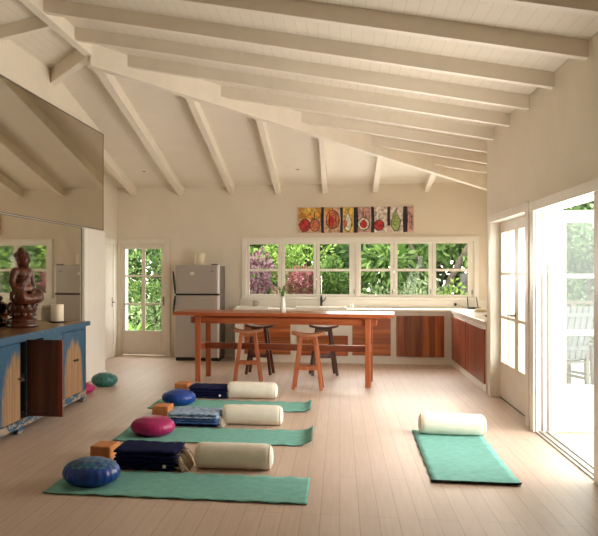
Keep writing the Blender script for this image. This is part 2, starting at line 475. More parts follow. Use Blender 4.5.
# ceiling
cm = MB()
yE = 14.1
xe = 2.8
def cpt(x, y, dz): return (x, y, ZA - min(SM * 99, max(SM * abs(x - RX), SE * max(0, y - AY))) + CT + dz)
polys = [([(RX, -4), (RX, AY), (xe, hipy(xe)), (xe, -4)], 0),
         ([(RX, AY), (-9.0, hipy(-9.0)), (-9.0, yE), (xe, yE), (xe, hipy(xe))], 1)]
yl = hipy(-4.4)
polys = [([(RX, -4), (xe, -4), (xe, hipy(xe)), (RX, AY)], 0),
         ([(RX, AY), (xe, hipy(xe)), (xe, yE), (-4.4, yE), (-4.4, yl)], 1),
         ([(RX, -4), (RX, AY), (-4.4, yl), (-4.4, -4)], 0)]
for pl, mi in polys:
    n = len(pl)
    lo = [cpt(x, y, 0) for x, y in pl]; hi = [cpt(x, y, 0.12) for x, y in pl]
    cm.add(lo + hi, [tuple(range(n))], mi); cm.add(hi, [tuple(range(n))], 2)
# fascia around the eaves
edge = [(-4.4, -4), (RX, -4), (xe, -4), (xe, hipy(xe)), (xe, yE), (-4.4, yE), (-4.4, yl)]
for (xa, ya), (xb, yb) in zip(edge, edge[1:] + edge[:1]):
    cm.add([cpt(xa, ya, 0), cpt(xb, yb, 0), cpt(xb, yb, 0.12), cpt(xa, ya, 0.12)], [(0, 1, 2, 3)], 2)
struct(cm.build('ceiling', [M['ceil_main'], M['ceil_end'], M['roof']], fix=False), 'white sloping board ceiling under the hipped roof', 'ceiling')

# walls
w = MB(); holed(w, -4.1, 2.62, 0, 3.02, YB, YBO, [(-3.93, -3.07, 0, 2.05), (-1.66, 2.27, 1.07, 2.05)], 'X')
struct(w.build('wall_back', M['wall']), 'cream back wall with the kitchen windows and garden door', 'wall')
w = MB(); holed(w, -2.0, 9.62, 0, 3.20, XW, XO, [(5.67, 7.40, 0.0, 2.09), (7.70, 9.45, 0.0, 2.11)], 'Y')
w.box((XW, 9.62, 0), (2.62, 9.74, 3.20)); w.box((XR, 9.74, 0), (2.62, YB, 3.10))
struct(w.build('wall_right', M['wall']), 'cream right wall with openings to the deck and the kitchen alcove', 'wall')
w = MB(); holed(w, -4.1, XO, 0, 3.97, -2.14, -2.0, [], 'X')
struct(w.build('wall_front', M['wall']), 'cream wall behind the camera', 'wall')
w = MB()
w.add([(XL, -2, 0), (XL, 10.75, 0), (XL, 10.75, 3.56), (XL, 8.785, 3.985), (XL, -2, 3.985),
       (XL - .12, -2, 0), (XL - .12, 10.75, 0), (XL - .12, 10.75, 3.56), (XL - .12, 8.785, 3.97), (XL - .12, -2, 3.97)],
      [(0, 1, 2, 3, 4), (9, 8, 7, 6, 5), (0, 5, 6, 1), (1, 6, 7, 2), (2, 7, 8, 3), (3, 8, 9, 4), (4, 9, 5, 0)])
w.box((-4.1, 10.63, 0), (XL - .12, 10.75, 3.56))
struct(w.build('wall_left', M['wall']), 'cream left wall above the mirrors', 'wall')
w = MB(); w.box((-4.1, 10.75, 0), (-3.97, YB, 3.56))
struct(w.build('wall_recess', M['wall']), 'cream wall of the shallow recess beyond the plank door', 'wall')

# ridge, hips and rafters
def sloped(mb, p, q, wdt, bot, top):
    """beam between plan points p, q (x, y, zbottom), vertical sides"""
    p = Vector(p); q = Vector(q); d = Vector((q.x - p.x, q.y - p.y, 0)).normalized(); s = Vector((-d.y, d.x, 0)) * wdt / 2
    vs = []
    for c in (p, q):
        for sg in (-1, 1):
            for dz in (bot, top): vs.append(c + s * sg + Vector((0, 0, dz)))
    return mb.add(vs, [(0, 1, 3, 2), (4, 6, 7, 5), (0, 4, 5, 1), (2, 3, 7, 6), (0, 2, 6, 4), (1, 5, 7, 3)])
def beam(p, q, wdt, bot, top, name, label, group=None):
    o = sloped(MB(), p, q, wdt, bot, top).build(name, M['beam'], origin=p)
    struct(o, label, 'beam')
    if group: o['group'] = group
    return o
CTOP = CT + 0.015
beam((RX, 1.2, ZA), (RX, AY + 0.03, ZA), 0.09, -0.02, CT + 0.05, 'ridge_beam', 'white ridge beam running along the top of the ceiling at upper left')
beam((RX, AY, ZA), (2.55, hipy(2.55), zb(2.55, hipy(2.55))), 0.10, -0.13, CTOP - .02, 'hip_beam', 'long white hip beam sloping from the ridge to the right back corner')
beam((RX, AY, ZA), (XL - .02, hipy(XL - .02), zb(XL, hipy(XL))), 0.10, -0.05, CTOP - .02, 'hip_beam', 'short white hip beam dropping from the ridge onto the left wall')
g = 'rafters crossing the main roof slope'
ys = [12.75, 11.9, 11.05, 10.2, 9.35, 8.5, 7.65, 6.8, 5.9, 5.0, 4.1, 3.2]
lab_main = ['shortest rafter tucked in the back right corner of the ceiling', 'second shortest rafter on the right roof slope by the back corner', 'third shortest rafter on the right roof slope', 'rafter reaching the edge where the kitchen alcove begins',
            'right slope rafter over the glazed inner doors', 'right slope rafter starting just beyond the ridge end', 'first full rafter from ridge to right wall, by the ridge end', 'second full rafter from ridge to right wall',
            'third full rafter from ridge to right wall', 'fourth full rafter, near the top of the picture', 'fifth full rafter, crossing the top edge of the picture', 'sixth full rafter, nearest overhead at top right corner']
for y, lb in zip(ys, lab_main):
    x0 = max(RX + .04, hipx(y) - 0.02); x1 = XR + .03 if y > 9.74 else XW + .03
    beam((x0, y, zb(x0, y)), (x1, y, zb(x1, y)), 0.075, 0, CTOP, 'ceiling_rafter', 'white ' + lb, g)
for y, lb in zip([7.2, 6.2], ['left slope rafter nearest the ridge end', 'second left slope rafter at the top left corner']):
    beam((RX - .04, y, zb(RX - .04, y)), (XL - .03, y, zb(XL - .03, y)), 0.075, 0, CTOP, 'ceiling_rafter', 'white ' + lb, 'rafters on the left roof slope')
jl = ['rafter coming down into the left recess', 'heavy centre rafter running from the ridge end to the back wall', 'back slope rafter left of the kitchen windows', 'back slope rafter above the left kitchen window', 'back slope rafter landing over the fruit painting', 'back slope rafter right of the fruit painting', 'shortest back slope rafter near the right corner']
for x, lb in zip([-3.66, RX, -1.88, -1.07, -0.254, 0.6, 1.47], jl):
    y0 = max(hipy(x) - .02, 10.7 if x < XL else 0)
    beam((x, y0, zb(x, y0)), (x, YB + .03, zb(x, YB + .03)), 0.085 if x != RX else 0.10, -0.02, CTOP, 'ceiling_rafter', 'white ' + lb, 'rafters running down to the back wall')

# downlights
for x, y, lb in [(-3.25, 12.35, 'small round ceiling downlight near the left recess'), (-0.68, 12.4, 'small round ceiling downlight over the kitchen window left of the painting'), (1.1, 12.3, 'small round ceiling downlight above the right end of the painting')]:
    zc = ZA - SE * (y - AY) + CT
    t = thing('ceiling_downlight', lb, 'light', (x, y, zc), 0, 'recessed downlights'); t.rotation_euler = (-math.atan(SE), 0, 0)
    MB().lathe([(0.030, -0.004), (0.048, -0.008), (0.050, 0.002), (0.030, 0.002)], n=20).build('trim_ring', M['trim'], t, smooth=True)
    MB().lathe([(0.001, -0.005), (0.030, -0.004), (0.030, 0.0), (0.001, 0.0)], n=16).build('lamp_face', M['steel'], t)

# ------------------------------------------------------------------ mirrors and plank door
def mirror(y0, y1, z0, z1, label):
    t = thing('wall_mirror', label, 'mirror', (XL, (y0 + y1) / 2, z0))
    h = (y1 - y0) / 2
    MB().box((0.002, -h, 0), (0.012, h, z1 - z0)).build('mirror_glass', M['mirror'], t)
    e = MB(); ring(e, -h - .006, h + .006, -0.004, z1 - z0 + .008, 0.0, 0.016, 0.010, 'Y')
    e.build('edge_strip', M['steel'], t)
mirror(4.6, 9.80, 0.1, 2.095, 'tall tinted mirror on left wall behind the statue, below the joint line')
mirror(4.6, 10.735, 2.115, 3.52, 'upper tinted mirror panel on left wall reflecting the rafters')
t = thing('door_1', 'white vertical plank door leaf folded flat against the left wall', 'door', (XL, 10.28, 0), kind='structure')
MB().box((0.006, -0.455, 0.04), (0.046, 0.455, 2.09)).build('leaf', M['plank_door'], t, bevel=0.003)
MB().box((0.006, -0.455, 0.0), (0.055, 0.475, 0.06)).build('kick_rail', M['trim'], t)

# ------------------------------------------------------------------ back garden door (door_2)
t = thing('door_2', 'off-white garden door with six glass panes in the back wall', 'door', (-3.5, YB, 0), kind='structure')
x0, x1 = -3.93 + 3.5, -3.07 + 3.5
f = MB(); ring(f, x0, x1, 0, 2.05, 0.001, 0.13, 0.035, 'X', wb=0); f.box((x0 - .06, -.022, 0), (x0 + .005, 0.0, 2.029)); f.box((x1 - .005, -.022, 0), (x1 + .075, 0.0, 2.029)); f.box((x0 - .06, -.025, 2.03), (x1 + .075, 0.0, 2.10))
f.build('door_frame', M['door_paint'], t, bevel=0.003)
lf = MB()
gx = [(-3.836 + 3.5, -3.53 + 3.5), (-3.465 + 3.5, -3.172 + 3.5)]; gz = [(0.445, 0.905), (0.94, 1.41), (1.445, 1.915)]
holes = [(a, b, c, d) for a, b in gx for c, d in gz]
holed(lf, x0 + .036, x1 - .036, 0.01, 2.012, 0.035, 0.075, holes, 'X')
leaf = lf.build('leaf', M['door_paint'], t)
pn = MB(); ring(pn, gx[0][0], gx[1][1], 0.115, 0.375, 0.028, 0.036, 0.014, 'X'); pn.build('panel_moulding', M['door_paint'], leaf)
for a, b, c, d in holes: MB().box((a - .004, 0.052, c - .004), (b + .004, 0.057, d + .004)).build('glass_pane', M['glass'], leaf)
h = MB(); h.lathe([(0.022, 0), (0.022, .008), (0.012, .01), (0.012, .05)], (0, 0, 0), 14)
h2 = MB(); hx = -3.122 + 3.5
h2.tube([(hx, 0.034, .98), (hx, -0.02, .98)], 0.011, 10); h2.tube([(hx, -0.02, .98), (hx - .03, -0.026, .98), (hx - .10, -0.026, .98)], 0.010, 10)
h2.box((hx - .018, 0.028, 0.90), (hx + .018, 0.036, 1.06))
h2.build('door_handle', M['steel'], leaf, smooth=False)

# recess side door (door_3)
t = thing('door_3', 'off-white side door at the left end of the recess, seen edge on', 'door', (-3.97, 12.4, 0), kind='structure')
f = MB(); ring(f, -0.55, 0.55, 0, 2.09, 0.0, 0.025, 0.08, 'Y', wb=0); f.build('door_frame', M['trim'], t, bevel=0.003)
lf = MB().box((0.0, -0.47, 0.01), (0.014, 0.47, 2.01)); leaf = lf.build('leaf', M['door_paint'], t)
hk = MB(); hk.tube([(0.01, 0.42, .97), (0.06, 0.42, .97)], 0.010, 8); hk.tube([(0.06, 0.42, .97), (0.06, 0.32, .97)], 0.010, 8); hk.box((0.012, .40, .89), (0.018, .44, 1.05))
hk.build('door_handle', M['steel'], leaf)

# ------------------------------------------------------------------ kitchen windows
def window(name, label, fx0, fx1, panes):
    xc = (fx0 + fx1) / 2
    t = thing(name, label, 'window', (xc, YB, 1.07), kind='structure')
    f = MB(); z0, z1 = 0.0, 0.98
    ring(f, fx0 - xc, fx1 - xc, z0, z1, 0.001, 0.13, 0.035, 'X')
    ea, eb = (.045, -.001) if fx0 < 0 else (-.001, .045)
    f.box((fx0 - xc - ea, -.025, -.004), (fx0 - xc + .03, 0, z1 - .021)); f.box((fx1 - xc - .03, -.025, -.004), (fx1 - xc + eb, 0, z1 - .021))
    f.box((fx0 - xc - ea, -.028, z1 - .02), (fx1 - xc + eb, 0, z1 + .05))
    f.build('window_frame', M['trim'], t, bevel=0.003)
    s = MB(); s.box((fx0 - xc - ea - .01, -.05, -.045), (fx1 - xc + eb + .01, 0.0, -0.005)); s.build('window_sill', M['trim'], t, bevel=0.004)
    for k, (a, b) in enumerate(panes):
        lo = fx0 + .036 if k == 0 else (panes[k - 1][1] + a) / 2 + .004
        hi = fx1 - .036 if k == len(panes) - 1 else (b + panes[k + 1][0]) / 2 - .004
        sm = MB(); holes = [(a - xc, b - xc, 1.113 - 1.07, 1.512 - 1.07), (a - xc, b - xc, 1.556 - 1.07, 1.985 - 1.07)]
        holed(sm, lo - xc, hi - xc, 0.036, 0.944, 0.01, 0.05, holes, 'X')
        so = sm.build('casement_sash', M['trim'], t)
        for p in holes: MB().box((p[0] - .004, 0.028, p[2] - .004), (p[1] + .004, 0.032, p[3] + .004)).build('glass_pane', M['glass'], so)
        st = MB(); st.box((hi - xc - .03, -0.004, 0.055), (hi - xc - .018, 0.01, 0.13)); st.build('window_catch', M['steel'], so)
window('window_1', 'white three-casement kitchen window, left of the pair', -1.66, 0.305, [(-1.574, -1.074), (-.948, -.452), (-.344, .164)])
window('window_2', 'white three-casement kitchen window, right of the pair', 0.305, 2.27, [(.361, .86), (.979, 1.5), (1.621, 2.146)])

# ------------------------------------------------------------------ right wall doors
t = thing('door_4', 'white pair of glazed inner doors set into the right wall', 'door', (1.91, 8.73, 0), kind='structure')
f = MB(); ring(f, -1.03, .72, 0, 2.11, -0.10, 0.06, 0.02, 'Y', wb=0)
f.box((-.118, -1.13, 0), (-.1005, -1.01, 2.089)); f.box((-.118, .70, 0), (-.1005, .80, 2.089)); f.box((-.121, -1.13, 2.09), (-.1005, .80, 2.18))
f.build('door_frame', M['door_paint'], t, bevel=0.003)
leaves = [((-1.008, -.152), [(-.88, -.62), (-.56, -.24)]), ((-.148, .70), [(-.06, .245), (.29, .625)])]
for (a, b), gl in leaves:
    lf = MB(); holes = [(p, q, c, d) for p, q in gl for c, d in ((.435, .95), (.985, 1.465), (1.495, 1.965))]
    holed(lf, a, b, 0.012, 2.085, -.006, .006, holes, 'Y')
    ring(lf, a, b, 0.012, 2.085, .0061, .03, .05, 'Y', wb=.3)
    leaf = lf.build('leaf', M['door_paint'], t)
    for p in holes: MB().box((-.002, p[0] - .004, p[2] - .004), (.001, p[1] + .004, p[3] + .004)).build('glass_pane', M['glass'], leaf)
    MB().box((-.012, a + .01, 0.0), (.03, b - .01, 0.012)).build('weather_strip', M['black'], leaf)
    if a > -.5:
        hh = MB(); hh.tube([(-.006, -.10, 1.02), (-.06, -.10, 1.02)], .010, 8); hh.tube([(-.06, -.10, 1.02), (-.06, .03, 1.02)], .010, 8); hh.box((-.012, -.115, .99), (-.0062, -.085, 1.05))
        hh.build('door_handle', M['black'], leaf)

# deck doorway frame (door_5) and its leaf standing open outside
t = thing('door_5', 'white frame and sill of the open doorway to the deck', 'door', (XW, 6.535, 0), kind='structure')
f = MB(); ring(f, -.865, .865, 0, 2.09, 0.0, 0.16, 0.03, 'Y', wb=0)
f.box((-.022, -.98, 0), (-.0005, -.85, 2.069)); f.box((-.022, .85, 0), (-.0005, .98, 2.069)); f.box((-.026, -.98, 2.07), (-.0005, .98, 2.16))
f.build('door_frame', M['trim'], t, bevel=0.003)
s = MB(); s.box((0.0, -.835, 0.001), (.16, .835, 0.012)); s.box((.03, -.835, .012), (.045, .835, 0.022)); s.box((.09, -.835, .012), (.105, .835, 0.022)); s.build('sill_track', plain('grey_sill', (.42, .40, .37), .4, .3), t)
ap = MB(); ap.box((.05, .828, .02), (.065, .835, 2.06)); ap.box((.10, .828, .02), (.115, .835, 2.06)); ap.build('seal_strip', M['steel'], t)

t = thing('door_6', 'white glazed deck door leaf standing open at right angles outside', 'door', (1.985, 7.42, 0), kind='structure')
lf = MB(); wd = 0.80
holes = [(.105, wd - .105, .445, .912), (.105, wd - .105, .959, 1.444), (.105, wd - .105, 1.481, 1.962)]
holed(lf, 0, wd, 0.015, 2.075, 0, .042, holes, 'X')
leaf = lf.build('leaf', M['white'], t)
for p in holes: MB().box((p[0] - .004, .019, p[2] - .004), (p[1] + .004, .023, p[3] + .004)).build('glass_pane', M['deck_glass'], leaf)
for z in (.25, 1.05, 1.85): MB().tube([(-.006, -.006, z - .05), (-.006, -.006, z + .05)], .008, 8).build('hinge', M['steel'], leaf)

# ------------------------------------------------------------------ kitchen units
def unit(label, x0, x1):
    t = thing('kitchen_cabinet', label, 'cabinet', ((x0 + x1) / 2, 12.55, 0), 0, 'kitchen base cabinets')
    h = (x1 - x0) / 2
    c = MB(); c.box((-h, 0.0, 0.0), (h, .62, .838)); c.build('carcass', M['trim'], t)
    return t, (x0 + x1) / 2
def front(t, xc, x0, x1, z0, z1, mat, name='door', knob=None):
    d = MB().box((x0 - xc, -.022, z0), (x1 - xc, -.001, z1)).build(name, mat, t, bevel=0.002)
    return d
t, xc = unit('white kitchen base cabinet with cross-grained red drawers, beside the fridge', -1.74, -.74)
for z0, z1 in ((.13, .34), (.345, .56), (.565, .785)): front(t, xc, -1.58, -.81, z0, z1, M['front_h'], 'drawer_front')
t, xc = unit('white kitchen base cabinet under the sink with one low framed drawer', -.74, .19)
front(t, xc, -.70, .14, .49, .785, M['trim'], 'plain_panel')
d = front(t, xc, -.69, .133, .125, .455, M['front_h'], 'drawer_front')
e = MB(); ring(e, -.69 - xc, .133 - xc, .125, .455, -.036, -.023, .045, 'X'); e.build('drawer_frame', M['red_x'], d)
t, xc = unit('white kitchen base cabinet with plank front behind the table\'s right end', .19, .86)
front(t, xc, .205, .82, .135, .785, M['front_h'], 'door')
t, xc = unit('white kitchen base cabinet with upright-grained double doors by the corner', .86, 1.80)
for a, b in ((.91, 1.285), (1.29, 1.665)): front(t, xc, a, b, .125, .79, M['front_v'], 'door')
for y0, y1, lb in ((9.745, 11.15, 'white kitchen base cabinet of the right run, nearest the glazed inner doors'), (11.15, 12.55, 'white kitchen base cabinet of the right run, next to the corner')):
    t = thing('kitchen_cabinet', lb, 'cabinet', (1.80, (y0 + y1) / 2, 0), 0, 'kitchen base cabinets')
    h = (y1 - y0) / 2
    MB().box((0, -h, 0), (.68, h, .838)).build('carcass', M['trim'], t)
    for s in (-1, 1):
        lo, hi = (-h + .03, -.004) if s < 0 else (.004, h - .03)
        MB().box((-.022, lo, .10), (-.001, hi, .785)).build('door', M['front_r'], t, bevel=.002)
wt = MB(); wt.prism([(-1.76, 12.525), (1.775, 12.525), (1.775, 9.745), (2.495, 9.745), (2.495, 13.165), (-1.76, 13.165)], .84, .888)
o = wt.build('countertop', M['worktop'], bevel=.006); tag(o, 'white L-shaped kitchen worktop under the windows', 'countertop')
bs = MB(); bs.box((-1.74, 13.168, .89), (2.49, 13.188, 1.02)); bs.box((2.478, 9.75, .89), (2.499, 13.165, .98))
struct(bs.build('trim_1', M['trim']), 'white splash strip behind the kitchen worktop', 'trim')
# sink, tray, tap, soap, mug
t = thing('kitchen_sink', 'white ceramic sink with raised rim under the window', 'sink', (-.31, 12.83, .888))
s = MB(); ring(s, -.42, .42, 0, 0.001, 0, 0.001, .02)
s = MB()
for a, b in (((-.42, -.26, 0), (.42, -.22, .03)), ((-.42, .14, 0), (.42, .18, .03)), ((-.42, -.22, 0), (-.38, .14, .03)), ((.38, -.22, 0), (.42, .14, .03)), ((-.03, -.22, 0), (.03, .14, .022))): s.box(a, b)
s.build('rim', M['ceramic'], t, bevel=.006); MB().box((-.38, -.22, 0), (.38, .14, .004)).build('basin', M['ceramic'], t)
t = thing('drain_tray', 'white draining tray at the left end of the worktop', 'tray', (-1.46, 12.80, .888))
s = MB().box((-.27, -.2, 0), (.27, .2, .006)); ring(s, -.27, .27, 0, .001, -.2, .2, .01)
s.build('tray', M['ceramic'], t)
s = MB()
for a, b in (((-.28, -.21, 0), (.28, -.195, .022)), ((-.28, .195, 0), (.28, .21, .022)), ((-.28, -.195, 0), (-.265, .195, .022)), ((.265, -.195, 0), (.28, .195, .022))): s.box(a, b)
s.build('rim', M['ceramic'], t, bevel=.004)
t = thing('kitchen_tap', 'tall gooseneck kitchen tap with black lower body', 'tap', (-.315, 13.085, .888))
MB().lathe([(.028, 0), (.028, .012), (.020, .02), (.020, .16), (.016, .18), (.016, .20)], n=16).build('tap_body', M['black'], t, smooth=True)
MB().tube([(0, 0, .19), (0, 0, .45), (.0, -.02, .51), (0, -.07, .545), (0, -.13, .53), (0, -.16, .47), (0, -.165, .40)], [.011] * 6 + [.014], 10).build('spout', M['chrome'], t, smooth=True)
MB().tube([(0.015, 0, .10), (.06, 0, .13), (.075, 0, .18)], .008, 8).build('lever', M['black'], t, smooth=True)
t = thing('coffee_mug', 'small grey-brown mug on the worktop beside the left window edge', 'mug', (-1.44, 12.88, .911))
MB().lathe([(.032, 0), (.038, .004), (.042, .10), (.038, .10), (.034, .01), (.001, .008)], n=20).build('cup', M['mug'], t, smooth=True)
MB().tube([(.04, 0, .08), (.065, 0, .078), (.068, 0, .045), (.04, 0, .025)], .006, 8).build('handle', M['mug'], t, smooth=True)
t = thing('soap_bottle', 'short white soap pot on the worktop right of the sink', 'bottle', (.20, 12.98, .888))
MB().lathe([(.03, 0), (.034, .005), (.034, .05), (.02, .065), (.012, .07), (.012, .08)], n=16).build('pot', M['ceramic'], t, smooth=True)
MB().tube([(0, 0, .078), (0, 0, .10), (0, -.03, .102)], .005, 8).build('pump', M['chrome'], t)
# corner things
t = thing('wifi_router', 'black wireless router with two upright antennas in the worktop corner', 'router', (2.20, 12.95, .888))
MB().box((-.10, -.07, 0.004), (.10, .07, .03)).build('router_box', M['black'], t, bevel=.006)
for x, lean in ((-.085, -.012), (.075, -.03)): MB().bar((x, .06, .02), (x + lean, .065, .20), .016, .010, w2=.011).build('antenna', M['black'], t)
t = thing('power_plug', 'black power plug in the splash strip left of the router', 'plug', (1.93, 13.168, .955))
MB().box((-.035, -.006, -.035), (.035, 0, .035)).build('socket_plate', M['white'], t, bevel=.003)
MB().box((-.018, -.045, -.026), (.018, -.007, .02)).build('plug_body', M['black'], t, bevel=.005)
o = MB().tube([(1.95, 13.125, .95), (2.0, 13.12, .935), (2.08, 13.1, .91), (2.13, 13.06, .9), (2.17, 13.025, .902)], .0035, 6).build('charger_cable', M['black']); tag(o, 'thin black cable from the wall plug to the router', 'cable')
t = thing('plate', 'pale plate of buns on the right worktop', 'plate', (2.13, 11.95, .888))
MB().lathe([(.07, 0), (.075, .004), (.125, .016), (.128, .02), (.12, .019), (.07, .008), (.001, .008)], n=28).build('dish', M['ceramic'], t, smooth=True)
for dx, dy, lb in ((-.05, -.035, 'round pale bun nearest the plate edge'), (.045, -.03, 'round pale bun on the right of the plate'), (0, .05, 'round pale bun at the back of the plate')):
    o = MB().ell((0, 0, 0.026), (.046, .042, .028), n=16, m=10).build('bread_bun', M['bun'], loc=(2.13 + dx, 11.95 + dy, .897), smooth=True); tag(o, lb, 'bun', 'buns on the plate')
t = thing('remote_control', 'small dark remote control lying at the near end of the right worktop', 'remote', (2.0, 10.85, .888))
MB().box((-.025, -.10, 0), (.025, .10, .016)).build('case', M['black'], t, bevel=.005)
bt = MB()
for i in range(3):
    for j in range(4): bt.lathe([(.005, .016), (.005, .018)], (-.013 + i * .013, -.05 + j * .025, 0), 8)
bt.build('buttons', M['steel'], t)
t = thing('bread_box', 'low white box at the back of the right worktop against the alcove wall', 'box', (2.36, 12.0, .888))
MB().box((-.10, -.14, 0), (.10, .14, .085)).build('base', M['ceramic'], t, bevel=.006); MB().box((-.104, -.144, .086), (.104, .144, .105)).build('lid', M['ceramic'], t, bevel=.006)

# ------------------------------------------------------------------ fridge
t = thing('refrigerator', 'tall silver two-door refrigerator with dark curved handles', 'refrigerator', (-2.38, 12.5, 0))
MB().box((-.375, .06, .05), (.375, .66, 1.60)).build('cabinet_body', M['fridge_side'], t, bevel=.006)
MB().box((-.37, .03, .0), (.37, .62, .048)).build('kick_plate', M['black'], t)
fz = MB().box((-.375, 0, 1.135), (.345, .055, 1.615)).build('freezer_door', M['fridge'], t, bevel=.008)
fd = MB().box((-.375, 0, .06), (.345, .055, 1.105)).build('fridge_door', M['fridge'], t, bevel=.008)
MB().box((.3455, 0.0, 1.135), (.376, .055, 1.615)).build('edge_strip', M['silver'], fz, bevel=.006)
MB().box((.3455, 0.0, .06), (.376, .055, 1.105)).build('edge_strip', M['silver'], fd, bevel=.006)
MB().box((-.37, .02, 1.106), (.37, .06, 1.134)).build('door_gap_seal', M['black'], t)
def fh(pts): 
    m = MB()
    for p, q in zip(pts, pts[1:]): m.bar(p, q, .028, .03, up=(1, 0, 0))
    return m
def arc(z0, z1, rev):
    o = []
    for i in range(9):
        u = i / 8; b = math.sin(PI * u)
        z = z0 + (z1 - z0) * u; o.append((-.372 - .034 * ((z - 1.14) / .36) ** 2, -.014 - .035 * b, z))
    return o
MB().tube(arc(1.135, 1.51, 0), [.013] * 2 + [.019] * 5 + [.013] * 2, 8).build('handle', M['black'], fz, smooth=True)
MB().tube(arc(.80, 1.10, 1), [.013] * 2 + [.019] * 5 + [.013] * 2, 8).build('handle', M['black'], fd, smooth=True)
MB().box((-.115, -.003, 1.45), (-.045, 0.0005, 1.50)).build('notice_sticker', M['tag'], fz)
lg = MB(); lg.lathe([(.010, 0), (.010, .002)], (0, 0, 0), 12)
lg = MB(); lg.box((.245, -.003, 1.505), (.262, 0.0005, 1.522)); lg.box((.268, -.003, 1.507), (.280, .0005, 1.510)); lg.box((.268, -.003, 1.507), (.271, .0005, 1.521)); lg.box((.284, -.003, 1.507), (.297, .0005, 1.510)); lg.box((.284, -.003, 1.518), (.297, .0005, 1.521)); lg.box((.284, -.003, 1.507), (.287, .0005, 1.521)); lg.box((.294, -.003, 1.507), (.297, .0005, 1.514))
lg.build('maker_badge', M['black'], fz)
hc = MB(); hc.box((.24, .02, 1.616), (.35, .10, 1.636)); hc.build('hinge_cover', M['fridge_side'], t, bevel=.004)
def candle(name, label, loc, r, h, sr, mat=None):
    t = thing(name, label, 'candle', loc)
    MB().lathe([(r * .97, 0), (r, .004), (r, h - .006), (r * .95, h), (r * .5, h - .006), (.001, h - .008)], n=28).build('wax', M['candle'], t, smooth=True)
    MB().tube([(0, 0, h - .010), (.002, 0, h + .012)], .0018, 6).build('wick', M['black'], t)
def saucer(label, loc, sr):
    o = MB().lathe([(sr * .6, 0), (sr * .65, .003), (sr, .012), (sr, .016), (sr * .92, .014), (sr * .6, .008), (.001, .008)], n=32).build('candle_saucer', M['saucer'], loc=loc, smooth=True)
    tag(o, label, 'saucer')
saucer('flat black saucer under the candle on the refrigerator', (-2.385, 12.80, 1.60), .095)
candle('pillar_candle', 'thick cream pillar candle on top of the refrigerator', (-2.385, 12.80, 1.608), .085, .215, .1)

# ------------------------------------------------------------------ high table
t = thing('high_table', 'long red-brown timber counter-height trestle table', 'table', (-.755, 10.33, 0), R(-5))
MB().box((-1.475, -.39, .910), (1.475, .39, .955)).build('tabletop', M['red_x'], t, bevel=.005)
for sy in (-1, 1):
    MB().box((-1.255, sy * .235 - .02, .80), (1.255, sy * .235 + .02, .885)).build('apron', M['red_x'], t, bevel=.004)
for sx in (-1, 1):
    for sy in (-1, 1):
        MB().box((sx * 1.145 - .036, sy * .235 - .062 if sy < 0 else .235 + .021, 0), (sx * 1.145 + .036, -.235 - .021 if sy < 0 else .235 + .062, .886)).build('leg', M['red_z'], t, bevel=.005)
    MB().box((sx * 1.14 - .045, -.37, .887), (sx * 1.14 + .045, .37, .909)).build('cross_bearer', M['red_x'], t, bevel=.003)
    MB().box((sx * 1.14 - .03, -.213, .43), (sx * 1.14 + .03, .213, .515)).build('foot_rail', M['red_x'], t, bevel=.003)
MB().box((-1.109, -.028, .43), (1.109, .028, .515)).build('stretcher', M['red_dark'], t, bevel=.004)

# vase of lilies
t = thing('flower_vase', 'slim white vase with green leaves and cream lilies on the table', 'vase', (-.76, 10.03 + .15, .955))
MB().lathe([(.034, 0), (.038, .006), (.04, .05), (.036, .10), (.026, .15), (.022, .19), (.030, .215), (.026, .215), (.018, .19), (.02, .15), (.001, .14)], n=24).build('vase_body', M['ceramic'], t, smooth=True)
lv = MB()
rnd = random.Random(5)
for a, ln, lean in ((200, .30, .10), (170, .26, .14), (20, .33, .05), (60, .30, .08), (280, .28, .10), (330, .24, .03), (120, .22, .12)):
    d = Vector((math.cos(R(a)), math.sin(R(a)), 0)); s = Vector((-d.y, d.x, 0))
    def fn(u, v, d=d, s=s, ln=ln, lean=lean):
        wdt = .016 * math.sin(PI * min(1, u * .92 + .08)) + .002
        p = Vector((0, 0, .16)) + Vector((0, 0, ln * (u - .25 * u * u))) + d * lean * u * u
        return p + s * (v - .5) * 2 * wdt
    lv.grid(fn, 7, 2)
lv.build('leaves', M['stem'], t, smooth=True, fix=False)
for cx, cy, cz in ((-.055, .0, .315), (-.025, -.02, .275)):
    fl_ = MB()
    for k in range(6):
        a = k * PI / 3; d = Vector((math.cos(a), math.sin(a), 0)); s = Vector((-d.y, d.x, 0))
        fl_.grid(lambda u, v, d=d, s=s: Vector((cx, cy, cz)) + Vector((0, 0, .05 * u - .02 * u * u)) + d * (.045 * u * u + .004) + s * (v - .5) * .03 * math.sin(PI * min(.96, u + .05)), 5, 2)
    fl_.tube([(0, 0, .16), (cx * .6, cy, .23), (cx, cy, cz)], .003, 6, 1)
    fl_.build('lily_flower', [M['petal'], M['stem']], t, smooth=True, fix=False)

